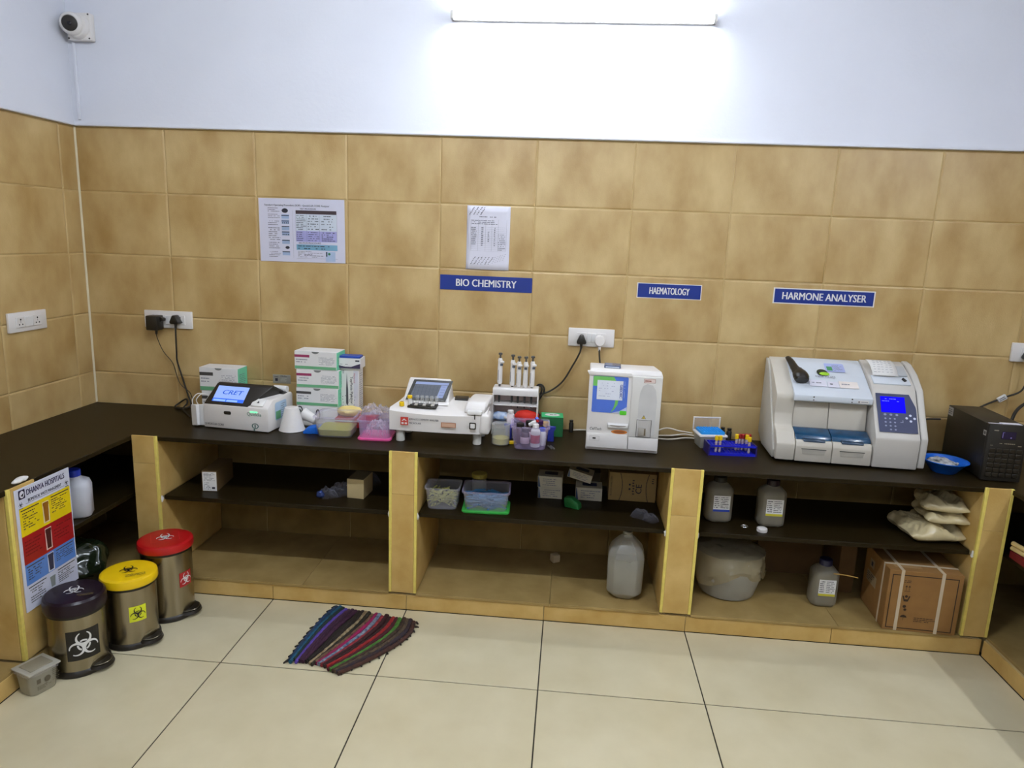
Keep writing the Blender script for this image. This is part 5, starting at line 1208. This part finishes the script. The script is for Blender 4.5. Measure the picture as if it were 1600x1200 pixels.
t = thing('small_block', 'small pale cube lying on the middle bay floor', 'block', (2.432, -.12, ZP + .0006), 30)
b_ = nb(); box(b_, -.02, .02, -.02, .02, 0, .04, r=.006); build('block', b_, mat('pale_block', (196, 176, 140), rough=.7), t)

# right bay bottles
def reagent_jar(label, loc, yaw, h_, cap, stripe, w_=.056, group='square reagent bottles under the worktop'):
    t = thing('reagent_bottle', label, 'bottle', loc, yaw, group)
    b_ = nb(); rings = []
    for s, z in ((.80, 0), (.97, .006), (1, .02), (1, h_ * .68), (.96, h_ * .74), (.78, h_ * .80), (.50, h_ * .845), (.45, h_ * .87), (.45, h_ * .93)):
        rings.append(jug_ring(b_, w_ * s, w_ * .85 * s, z, w_ * s * .36))
    loft(b_, rings); build('body', b_, clear('reagent_plastic', (150, 143, 126), .66, .35), t, angle=60)
    b_ = nb(); cyl(b_, (0, 0, h_ * .86), w_ * .50, h_ * .14, 24, b=.003); build('cap', b_, cap, t)
    f = FR(0, -w_ * .85, 0)
    b_ = nb(); f.rect(b_, -w_ * .62, h_ * .26, w_ * .68, h_ * .62, .0012)
    o = build('label', b_, white2_m, t)
    b_ = nb(); f.rect(b_, -w_ * .62, h_ * .26, w_ * .68, h_ * .31, .0018); build('label_stripe', b_, stripe, o)
    b_ = nb(); f.textlines(b_, -w_ * .55, h_ * .33, -w_ * .15, h_ * .60, 6, h=.45, off=.0018); f.textlines(b_, -w_ * .05, h_ * .33, w_ * .62, h_ * .60, 7, h=.35, off=.0018); build('print', b_, ink_m, o)
navycap = mat('navy_cap', (28, 30, 66), rough=.4)
reagent_jar('square reagent bottle with a blue-striped label, on the shelf by the pillar', (3.147, -.345, ZS), 4, .205, blackm_m, blueink_m)
reagent_jar('square reagent bottle with a yellow-striped label, on the right shelf', (3.372, -.36, ZS), 2, .21, purple_m, mat('stripe_yellow', (206, 196, 60), rough=.6))
reagent_jar('square reagent bottle with a navy cap standing on the right bay floor', (3.648, -.34, ZP + .0005), 0, .215, navycap, mat('stripe_yellow', (206, 196, 60)))
b_ = nb(); tube(b_, [(3.67, -.385, ZP + .165), (3.72, -.40, ZP + .168), (3.765, -.41, ZP + .165)], .0022, n=3, seg=6)
tag(build('cable_tie', b_, mat('straw', (190, 150, 70), rough=.6)), 'thin straw-coloured strip sticking out beside the floor bottle', 'strip')
b_ = nb(); lathe(b_, [(0, 0), (.022, 0), (.023, .003), (.022, .014), (.018, .017), (0, .0175)], seg=28)
tag(build('bottle_cap', b_, white_m, loc=(3.318, -.455, ZS + .0004)), 'loose white screw cap in front of the yellow-striped bottle', 'cap')
b_ = nb(); tube(b_, [(.013 * math.cos(2 * math.pi * k / 14), .013 * math.sin(2 * math.pi * k / 14), .0035) for k in range(15)], .0032, n=1, seg=6)
tag(build('metal_ring', b_, mat('bright_metal', (200, 200, 200), rough=.2, metal=.9), loc=(3.252, -.42, ZS + .0004)), 'small shiny metal ring between the two shelf bottles', 'ring')
# folded cloth pile
def fold(name, label, loc, yaw, w_, d_, h_, seed, m):
    """a folded sheet: a thick soft slab with rolled front edge and creases"""
    b_ = nb(); nu, nv = 56, 30
    top = []; bot = []
    for i in range(nu + 1):
        for j in range(nv + 1):
            x = (i / nu - .5) * w_; y = (j / nv) * d_
            e = min(1, 6 * min(i / nu, 1 - i / nu)) ** .5 * min(1, 5 * min(j / nv + .02, 1)) ** .5
            q = noise.noise(V((x * 14 + seed, y * 9, seed))) * .45 + (.35 - abs(noise.noise(V((x * 26 + y * 14, y * 9, seed * 2))))) * .55 + (.3 - abs(noise.noise(V((x * 40 - y * 30, y * 22, seed * 3))))) * .3
            sag = -.35 * h_ * math.cos((i / nu) * 5 + seed)
            top.append(b_.verts.new((x + .012 * noise.noise(V((y * 20, seed, 1))), y + .012 * noise.noise(V((x * 12, seed, 4))), h_ * .5 + h_ * .5 * e * (1 + q * 1.4) + .009 * e * math.sin(9 * x / w_ + 5 * y / d_ + seed))))
            bot.append(b_.verts.new((x + .012 * noise.noise(V((y * 20, seed, 1))), y + .012 * noise.noise(V((x * 12, seed, 4))), h_ * .5 - h_ * .5 * e)))
    id_ = lambda i, j: i * (nv + 1) + j
    for i in range(nu):
        for j in range(nv):
            b_.faces.new((top[id_(i, j)], top[id_(i + 1, j)], top[id_(i + 1, j + 1)], top[id_(i, j + 1)]))
            b_.faces.new((bot[id_(i, j)], bot[id_(i, j + 1)], bot[id_(i + 1, j + 1)], bot[id_(i + 1, j)]))
    for i in range(nu):
        b_.faces.new((bot[id_(i, 0)], bot[id_(i + 1, 0)], top[id_(i + 1, 0)], top[id_(i, 0)])); b_.faces.new((top[id_(i, nv)], top[id_(i + 1, nv)], bot[id_(i + 1, nv)], bot[id_(i, nv)]))
    for j in range(nv):
        b_.faces.new((top[id_(0, j)], top[id_(0, j + 1)], bot[id_(0, j + 1)], bot[id_(0, j)])); b_.faces.new((bot[id_(nu, j)], bot[id_(nu, j + 1)], top[id_(nu, j + 1)], top[id_(nu, j)]))
    return tag(build(name, b_, m, loc=loc, rot=(0, 0, math.radians(yaw)), angle=70), label, 'cover')
cl_m = mat('cream_sheet', (206, 190, 148), rough=.3, var=.08, spec=.7, bump=.5, bscale=30)
fold('folded_cover', 'cream folded dust cover at the bottom of the shelf pile', (4.045, -.475, ZS + .0003), 4, .23, .22, .066, 1.3, cl_m)
fold('folded_cover', 'cream folded dust cover in the middle of the shelf pile', (4.075, -.47, ZS + .082), -6, .17, .20, .042, 5.1, cl_m)
fold('folded_cover', 'crumpled cream dust cover on top of the shelf pile', (4.055, -.465, ZS + .132), -14, .175, .19, .050, 8.4, cl_m)
# plastic-covered basin on the bay floor
t = thing('covered_basin', 'round clear basin under a crumpled grey plastic sheet, right bay floor', 'basin', (3.235, -.28, ZP + .0005))
b_ = nb(); lathe(b_, [(0, .003), (.118, .003), (.125, .008), (.150, .10), (.152, .19), (.148, .19), (.146, .10), (.120, .012), (0, .008)], seg=40); build('basin', b_, frost_m, t)
b_ = nb(); seg = 72; rings = []
for q in range(12):
    s = q / 11; ring_ = []
    for i in range(seg):
        a = 2 * math.pi * i / seg
        fo = math.sin(a * 7 + 1.3) * .5 + math.sin(a * 3 + .4) * .5 + noise.noise(V((math.cos(a) * 3, math.sin(a) * 3, q * .5))) * .9
        if s < .45: r_ = .156 * (s / .45) ** .7; z = .232 - .022 * (s / .45) ** 3 + .010 * noise.noise(V((math.cos(a) * 2.5 * s * 4, math.sin(a) * 2.5 * s * 4, 7)))
        else:
            u = (s - .45) / .55; r_ = .158 + .008 * math.sin(u * 3) + .016 * fo * u + .006 * noise.noise(V((a * 6, q * 1.7, 3))); z = .21 - u * (.120 + .035 * math.sin(2 * a + 1) + .012 * math.sin(5 * a))
        ring_.append(b_.verts.new((r_ * math.cos(a), r_ * .95 * math.sin(a), z)) if q else None)
    rings.append(ring_)
top = b_.verts.new((0, 0, .235))
for i in range(seg): b_.faces.new((top, rings[1][i], rings[1][(i + 1) % seg]))
for a, b in zip(rings[1:], rings[2:]):
    for i in range(seg): b_.faces.new((a[i], b[i], b[(i + 1) % seg], a[(i + 1) % seg]))
build('plastic_sheet', b_, clear('grey_film', (168, 156, 126), .56, .2), t, angle=16)
# cardboard in the right bay
b_ = nb(); hull(b_, [(3.43, -.06, ZP + .001), (3.735, -.06, ZP + .001), (3.43, -.05, ZP + .001), (3.735, -.05, ZP + .001), (3.43, -.022, ZP + .33), (3.735, -.022, ZP + .33), (3.43, -.012, ZP + .33), (3.735, -.012, ZP + .33)])
tag(build('cardboard_panel', b_, dcard_m), 'brown cardboard panel leaning behind the floor bottle, right bay', 'panel')
t = thing('strapped_carton', 'brown carton with two white straps and handling symbols, right bay', 'carton', (3.835, -.538, ZP + .001), -3)
W2, D2, H2 = .292, .27, .272
b_ = nb(); box(b_, 0, W2, 0, D2, 0, H2, r=.002, seg=1); build('carton', b_, card_m, t)
f = FR(0, 0, 0); b_ = nb()
for u0, v0, u1, v1 in ((.012, .010, W2 - .018, .014), (.012, H2 - .022, W2 - .018, H2 - .018), (.012, .010, .016, H2 - .018), (W2 - .022, .010, W2 - .018, H2 - .018)): f.rect(b_, u0, v0, u1, v1)
f.textlines(b_, .062, .218, .09, .232, 2, h=.5)
for k in range(2):
    f.rect(b_, .072 + k * .012, .185, .0735 + k * .012, .206); f.poly(b_, [(.068 + k * .012, .200), (.0775 + k * .012, .200), (.0728 + k * .012, .209)], .0008)
f.rect(b_, .066, .180, .09, .182)
f.ell(b_, .078, .158, .006, n=10); f.poly(b_, [(.062, .160), (.068, .160), (.072, .145), (.084, .145), (.088, .160), (.094, .160), (.086, .135), (.070, .135)])
f.ell(b_, .076, .112, .007, n=10); f.ell(b_, .080, .098, .006, n=10)
f.poly(b_, [(.064, .062), (.092, .062), (.088, .070), (.078, .074), (.068, .070)], .0007); f.rect(b_, .0775, .05, .0787, .064)
f.textlines(b_, .12, .045, .21, .068, 3, h=.4)
build('printed_symbols', b_, mat('dark_brown_ink', (52, 34, 16), rough=.8), t)
b_ = nb(); F((0, 0, H2), (1, 0, 0), (0, 1, 0)).rect(b_, .03, .03, .14, .07, .0008); build('tape', b_, mat('clear_tape', (176, 140, 96), rough=.15), t)
strap_m = mat('white_strap', (196, 178, 150), rough=.5)
for x in (.045, .205):
    b_ = nb(); box(b_, x, x + .013, -.0015, -.0004, 0, H2); box(b_, x, x + .013, -.0015, D2, H2 + .0003, H2 + .0015); build('strap', b_, strap_m, t)
b_ = nb(); box(b_, -.0016, -.0004, .055, .068, 0, H2); box(b_, -.0016, W2, .055, .068, H2 + .0016, H2 + .0026); build('strap', b_, strap_m, t)
fs = F((0, D2, 0), (0, -1, 0), (0, 0, 1)); b_ = nb(); fs.rect(b_, .06, .19, .11, .23, .0008); build('side_label', b_, mat('dull_label', (150, 130, 96), rough=.7), t); b_ = nb(); fs.rect(b_, .04, .12, .15, .17, .0008); lb = build('side_label', b_, mat('dull_label', (150, 130, 96), rough=.7), t)
b_ = nb(); fs.textlines(b_, .045, .125, .145, .165, 4, h=.4, off=.0014); fs.rect(b_, .075, .2, .095, .22, .0014); build('print', b_, ink_m, lb)
b_ = nb(); box(b_, 3.755, 3.828, -.225, -.02, ZP + .001, ZP + .29, r=.001, seg=1)
tag(build('dark_carton', b_, dcard_m), 'dark carton deep in the right bay behind the strapped one', 'box')

# ================================================================== left corner: bins, poster, tub
def pedal_bin(label, c, r, h, lid_m, lid_h, sticker, pedal_deg, sdeg, big, lid_print):
    t = thing('pedal_bin', label, 'bin', (c[0], c[1], 0.0), group='pedal bins by the waste poster')
    b_ = nb(); lathe(b_, [(0, 0), (r * 1.02, 0), (r * 1.06, .004), (r * 1.06, .016), (r * 1.0, .024), (0, .024)], seg=40); build('base_ring', b_, black_m, t)
    b_ = nb(); lathe(b_, [(r * .985, .022), (r * .985, h - .012), (0, h - .012)], seg=48); build('body', b_, steel_m, t)
    b_ = nb(); lathe(b_, [(r * 1.005, h - .020), (r * 1.005, h - .008), (r * .9, h - .008)], seg=40); build('collar', b_, black_m, t)
    b_ = nb(); lathe(b_, [(r * 1.06, h - .008), (r * 1.075, h - .004), (r * 1.075, h + lid_h * .45), (r * 1.05, h + lid_h * .75), (r * .97, h + lid_h * .9), (r * .9, h + lid_h * .92), (0, h + lid_h)], seg=48); lathe(b_, [(r * 1.06, h - .008), (0, h - .006)], seg=48)
    ld = build('lid', b_, lid_m, t, angle=30)
    ang = math.radians(pedal_deg)
    dx, dy = math.cos(ang), math.sin(ang)
    b_ = nb(); lathe(b_, [(0, 0), (r * .50, 0), (r * .52, .004), (r * .48, .014), (r * .35, .018), (0, .019)], (c[0] * 0 + dx * r * .85, dy * r * .85, .014), 28); pd = build('pedal', b_, black_m, t)
    b_ = nb(); lathe(b_, [(r * .40, .0192), (r * .44, .0205), (r * .46, .019)], (dx * r * .85, dy * r * .85, .014), 28); build('pedal_rim', b_, mat('pedal_chrome', (120, 112, 96), rough=.2, metal=.8), pd)
    # square sticker with the three-lobed sign, wrapped round the steel
    s = .056 if big else .031; zc = h * (.50 if big else .56); sa = math.radians(sdeg); n = 10
    b_ = nb()
    for i in range(n): FR().rect(b_, -s + 2 * s * i / n, zc - s * 1.05, -s + 2 * s * (i + 1) / n, zc + s * 1.05, .0008)
    on_cyl(b_, 0, 0, r * .985, sa); st = build('warning_sticker', b_, sticker[0], t)
    b_ = nb(); biohazard(b_, FR(), 0, zc, s * .95, .0016); on_cyl(b_, 0, 0, r * .985, sa); build('hazard_symbol', b_, sticker[1], st)
    ftop = F((0, 0, h + lid_h * .97), (.85, .53, 0), (-.53, .85, 0))
    b_ = nb(); biohazard(b_, ftop, 0, 0, r * .36, .003); build('lid_symbol', b_, lid_print, ld)
    return t, ftop
stick_y = mat('sticker_yellow', (222, 226, 40), rough=.5); stick_r = mat('sticker_red', (176, 28, 30), rough=.5)
a_, f1 = pedal_bin('steel pedal bin with a dark purple lid and a large black hazard sticker', (.648, -1.118), .098, .255, purple_m, .050, (blackm_m, white2_m), -5, -43, True, white2_m)
b_ = nb(); f1.textlines(b_, .012, -.062, .065, -.045, 2, h=.6, off=.003, ragged=0); build('lid_text', b_, mat('olive_ink', (96, 80, 40), rough=.6), a_)
a_, f1 = pedal_bin('steel pedal bin with a yellow lid, between the purple and red ones', (.735, -.922), .098, .268, yel_m, .030, (stick_y, blackm_m), -12, -43, False, blackm_m)
b_ = nb(); f1.textlines(b_, -.01, -.066, .06, -.045, 4, h=.5, off=.003, ragged=0); build('lid_text', b_, mat('olive_ink', (96, 80, 40)), a_)
a_, f1 = pedal_bin('tall steel pedal bin with a red lid beside the corner pillar', (.765, -.708), .103, .318, red_m, .028, (stick_r, white2_m), 0, -15, False, white2_m)
b_ = nb()
for u0, v0, u1, v1 in ((-.055, -.045, .055, -.0435), (-.055, .0435, .055, .045), (-.055, -.045, -.0535, .045), (.0535, -.045, .055, .045)): f1.rect(b_, u0, v0, u1, v1, .003)
build('lid_frame', b_, mat('lid_pink', (214, 70, 70), rough=.5), a_)

# waste poster on the left pillar
t = thing('waste_poster', 'glossy waste-sorting poster in yellow, red, blue and white bands', 'poster', (0.5425, -1.228, 0.263), rot=(0, 0, 0))
PW, PH = .272, .464
fq = F((0.004, 0, 0), (0, 1, 0), (0, 0, 1))       # u along +Y, looks to +X
b_ = nb(); box(b_, 0.0, 0.004, 0, PW, 0, PH, r=.0008, seg=1); build('board', b_, mat('poster_white', (208, 210, 226), rough=.25, var=.02), t)
for nm, v0, v1, c_ in (('yellow_band', .285, .392, (228, 200, 22)), ('red_band', .178, .285, (156, 26, 28)), ('blue_band', .098, .178, (84, 130, 204))):
    b_ = nb(); fq.rect(b_, .012, v0, PW - .006, v1); build(nm, b_, mat(nm, c_, rough=.3), t)
fq.text('lettering', 'DHANYA HOSPITALS', .052, .440, .0305, mat('poster_navy', (40, 30, 74), rough=.5), t, align='LEFT', bold=.02, sx=.665)
fq.text('lettering', 'BIOMEDICAL WASTE MANAGEMENT', .140, .410, .0165, ink_m, t, bold=.012, sx=.62)
b_ = nb(); fq.rect(b_, .045, .4005, .24, .4015); build('underline', b_, ink_m, t)
b_ = nb(); fq.rrect(b_, .016, .424, .046, .458, .003); lg = build('logo', b_, mat('poster_navy2', (34, 30, 60), rough=.5), t)
b_ = nb(); fq.ell(b_, .031, .441, .011, .013, off=.0012); build('logo_mark', b_, paper_m, lg)
b_ = nb(); fq.poly(b_, [(.024, .438), (.040, .446), (.034, .432)], .0018); build('logo_leaf', b_, ink_m, lg)
b_ = nb()
for u, v in ((.022, .405), (.252, .409)): biohazard(b_, fq, u, v, .011, .001); fq.rect(b_, u - .010, v - .0155, u + .010, v - .013)
build('hazard_symbol', b_, ink_m, t)
for v0, v1 in ((.285, .392), (.098, .178), (.006, .098)):
    b_ = nb(); d = v1 - v0
    fq.rect(b_, .018, v1 - .013, .105, v1 - .009, .001); fq.textlines(b_, .024, v0 + d * .2, .105, v1 - .018, max(3, int(d / .015)), h=.4, off=.001)
    build('printed_text', b_, mat('poster_ink', (60, 54, 50), rough=.6), t)
    b_ = nb(); fq.rect(b_, .165, v1 - .013, .258, v1 - .009, .001); fq.textlines(b_, .165, v0 + d * .3, .258, v1 - .018, max(3, int(d / .014)), h=.4, off=.001)
    build('printed_text', b_, mat('poster_ink', (60, 54, 50), rough=.6), t)
for u0, u1 in ((.022, .105), (.165, .258)):
    b_ = nb(); fq.textlines(b_, u0, .205, u1, .268, 5, h=.35, off=.001); build('printed_text', b_, mat('poster_maroon', (110, 20, 24), rough=.6), t)
for v0, h_, c_, fr_ in ((.298, .076, (150, 96, 20), None), (.192, .078, (70, 26, 24), 1), (.104, .066, (44, 46, 70), 1), (.036, .044, (130, 136, 134), None)):
    b_ = nb()
    if v0 > .05: fq.rect(b_, .120, v0 - .003, .152, v0 + h_ + .003, .001)
    else: fq.rect(b_, .122, v0 - .001, .150, v0 + h_ + .001, .001)
    o = build('bin_picture', b_, mat('picture_ground_%d' % int(v0 * 1000), (226, 210, 170) if v0 > .25 else ((224, 190, 180) if v0 > .18 else (200, 206, 220)), rough=.4), t)
    b_ = nb(); fq.poly(b_, [(.126, v0 + .002), (.146, v0 + .002), (.149, v0 + h_ * .82), (.123, v0 + h_ * .82)], .0016); fq.rrect(b_, .1215, v0 + h_ * .82, .1505, v0 + h_, .003, .0016); build('bin_drawing', b_, mat('drawing_%d' % int(v0 * 1000), c_, rough=.5), o)
# paper scrap at the poster's top edge
b_ = nb(); blob(b_, (0, 0, .006), .014, .036, .009, .004, 50, 1.9, sub=3)
tag(build('paper_scrap', b_, white2_m, loc=(.522, -1.165, ZC + .0022)), 'crumpled white paper scrap on the worktop edge above the poster', 'paper')
# white bottle with a blue cap under the left counter
t = thing('blue_capped_bottle', 'white bottle with a blue cap peeking out behind the poster', 'bottle', (.438, -.79, ZS + .0004), 25)
b_ = nb(); loft(b_, [jug_ring(b_, .050, .040, 0, .016), jug_ring(b_, .058, .047, .008, .018), jug_ring(b_, .058, .047, .13, .018), jug_ring(b_, .050, .040, .155, .016), jug_ring(b_, .024, .022, .168, .01), jug_ring(b_, .022, .022, .18, .01)])
build('body', b_, mat('white_hdpe', (198, 200, 210), rough=.5), t, angle=60)
b_ = nb(); cyl(b_, (0, 0, .172), .026, .030, 22, b=.003); build('cap', b_, mat('cobalt_cap', (34, 60, 190), rough=.35), t)
# dark plastic bag on the bay floor of the left counter
b_ = nb(); blob(b_, (0, 0, .11), .14, .12, .13, .05, 9, 4.4, sub=5)
tag(build('dark_bag', b_, mat('dark_green_film', (26, 34, 18), rough=.18, spec=.7), loc=(.36, -.77, ZP + .004), angle=40), 'dark green plastic bag under the left counter behind the bins', 'bag')
# small clear box on the floor
t, fl = tub('clear_box', 'small lidded clear box on the floor before the purple-lidded bin', (.600, -1.276, .0005), -20, .095, .105, .086, clear('greyish_plastic', (186, 180, 160), .42, .2), clear_m, .9)
b_ = nb(); box(b_, -.052, .052, -.057, .057, .087, .094, r=.003); build('lid', b_, clear('lid_plastic', (206, 200, 184), .55, .2), t)
b_ = nb(); box(b_, -.034, .034, -.040, .040, .0935, .097, r=.0015); build('lid_panel', b_, clear('lid_plastic2', (170, 160, 136), .5, .2), t)
f = F((.0465, 0, 0), (0, 1, 0), (0, 0, 1)); b_ = nb(); f.rect(b_, -.03, .045, -.016, .062); f.ell(b_, .008, .05, .011, .012, n=10); f.textlines(b_, .025, .03, .05, .08, 7, h=.4); f.textlines(b_, -.03, .02, .02, .036, 3, h=.4); build('print', b_, mat('box_print', (90, 82, 64), rough=.7), t)
fl(.8, .010, .028, mat('box_content', (150, 146, 120), rough=.8), 'contents')

# right edge: rolled charts and a red folder under the right counter
for k, (z, lab) in enumerate(((.0105, 'lower cream rolled chart under the right counter'), (.0305, 'upper cream rolled chart under the right counter'))):
    b_ = nb(); tube(b_, [(4.289, -.552, ZS + .030 + z), (4.33, -.85, ZS + .030 + z), (4.37, -1.1, ZS + .030 + z)], .0098, n=2, seg=14)
    tag(build('rolled_chart', b_, mat('cream_roll', (206, 180, 120), rough=.7)), lab, 'roll', 'cream rolls under the right counter')
b_ = nb(); box(b_, 4.281, 4.52, -1.2, -.552, ZS + .0005, ZS + .030, r=.003)
tag(build('red_folder', b_, mat('deep_red_card', (120, 18, 28), rough=.6)), 'dark red folder under the cream rolls at the right edge', 'folder')

# ================================================================== rag mat
t = thing('rag_mat', 'small multicoloured rag mat of twisted fabric strips on the floor tiles', 'mat', (1.60, -.82, 0.0))
cols = [((34, 44, 38), (30, 70, 120)), ((28, 74, 90), (24, 110, 150)), ((40, 60, 54), (20, 40, 40)), ((92, 60, 160), (110, 80, 190)), ((62, 26, 50), (80, 34, 66)), ((66, 24, 54), (54, 20, 44)), ((58, 20, 44), (76, 30, 60)), ((34, 22, 14), (44, 30, 20)), ((30, 20, 12), (40, 26, 16)),
        ((120, 90, 50), (200, 180, 140)), ((34, 28, 14), (50, 44, 24)), ((150, 110, 80), (70, 40, 30)), ((150, 20, 76), (190, 24, 96)), ((180, 190, 200), (50, 80, 120)), ((190, 60, 70), (120, 30, 40)), ((70, 18, 22), (56, 16, 18)), ((44, 18, 14), (60, 22, 20)), ((190, 36, 34), (150, 30, 30)), ((96, 20, 36), (70, 16, 26)), ((96, 160, 50), (60, 110, 34)),
        ((40, 28, 22), (90, 60, 40)), ((120, 96, 64), (44, 34, 30)), ((40, 38, 56), (70, 44, 34)), ((96, 52, 36), (50, 34, 28))]
N = len(cols); rg = random.Random(11)
bk0, bk1 = V((1.462, -.578, 0)), V((1.846, -.652, 0)); fr0, fr1 = V((1.418, -1.0, 0)), V((1.640, -1.052, 0))
for i, (ca, cb) in enumerate(cols):
    s = (i + .5) / N
    p0 = bk0.lerp(bk1, s) + V((0, rg.uniform(-.010, .010), 0)); p3 = fr0.lerp(fr1, s) + V((0, rg.uniform(-.012, .006) + .02 * math.sin(s * 3.1), 0))
    bow = .012 + .085 * max(0, s - .45) ** 1.1
    mids = [p0.lerp(p3, q) + V((bow * math.sin(math.pi * q ** .8) * (1 if s > .3 else -1.2 * (1 - s)), 0, 0)) + V((rg.uniform(-.002, .002), 0, 0)) for q in (0, .2, .4, .6, .8, 1)]
    pts = [m_ - V((1.60, -.82, 0)) + V((0, 0, .0085 + rg.uniform(0, .003))) for m_ in mids]
    b_ = nb(); P = smoothpath(pts, 6); rings = []
    for k, p in enumerate(P):
        q = k / (len(P) - 1); w0 = (.0105 * (1 - q) + .0070 * q) * (1 + .10 * math.sin(k * 1.9 + i)); h0 = .0082 + .001 * math.sin(k * 2.3 + i * 2)
        tg_ = (P[min(k + 1, len(P) - 1)] - P[max(k - 1, 0)]).normalized(); sd = V((tg_.y, -tg_.x, 0)).normalized()
        rings.append([b_.verts.new(p + sd * (w0 * math.cos(2 * math.pi * a / 8 + .35 * k)) + V((0, 0, h0 * math.sin(2 * math.pi * a / 8 + .35 * k)))) for a in range(8)])
    for a, b in zip(rings, rings[1:]):
        for k in range(8): b_.faces.new((a[k], a[(k + 1) % 8], b[(k + 1) % 8], b[k]))
    b_.faces.new(rings[0][::-1]); b_.faces.new(rings[-1])
    ca, cb = tuple(v * .82 for v in ca), tuple(v * .82 for v in cb)
    build('rag_strip', b_, mat('rag_%d' % i, ca, rough=.9, rgb2=cb, scale=55 if i not in (12, 15, 5) else 14, bump=.6, bscale=300), t)
b_ = nb()
for k in range(26):
    if k < 13: p = bk0.lerp(fr0, k / 12) + V((-.004 - .013 * math.sin((k / 12) ** .8 * 3.14), 0, .008)); d = V((-rg.uniform(.004, .014), rg.uniform(-.016, .004), 0))
    else: p = bk1.lerp(fr1, (k - 13) / 12) + V((.052 * math.sin(((k - 13) / 12) ** .8 * 3.14) + .004, 0, .008)); d = V((rg.uniform(.004, .012), rg.uniform(-.014, .004), 0))
    p -= V((1.60, -.82, 0)); tube(b_, [p - d * .4, p + d * .6 + V((0, 0, -.002)), p + d + V((0, 0, -.005))], [.005, .0035, .002], n=2, seg=5)
build('frayed_edge', b_, mat('frayed', (44, 36, 30), rough=.95), t)['kind'] = 'stuff'
b_ = nb(); hull(b_, [V((x, y, z)) - V((1.60, -.82, 0)) for x, y in ((1.47, -.60), (1.83, -.67), (1.64, -1.03), (1.425, -.98)) for z in (.0006, .004)]); build('backing', b_, mat('mat_backing', (40, 32, 24), rough=.95), t)
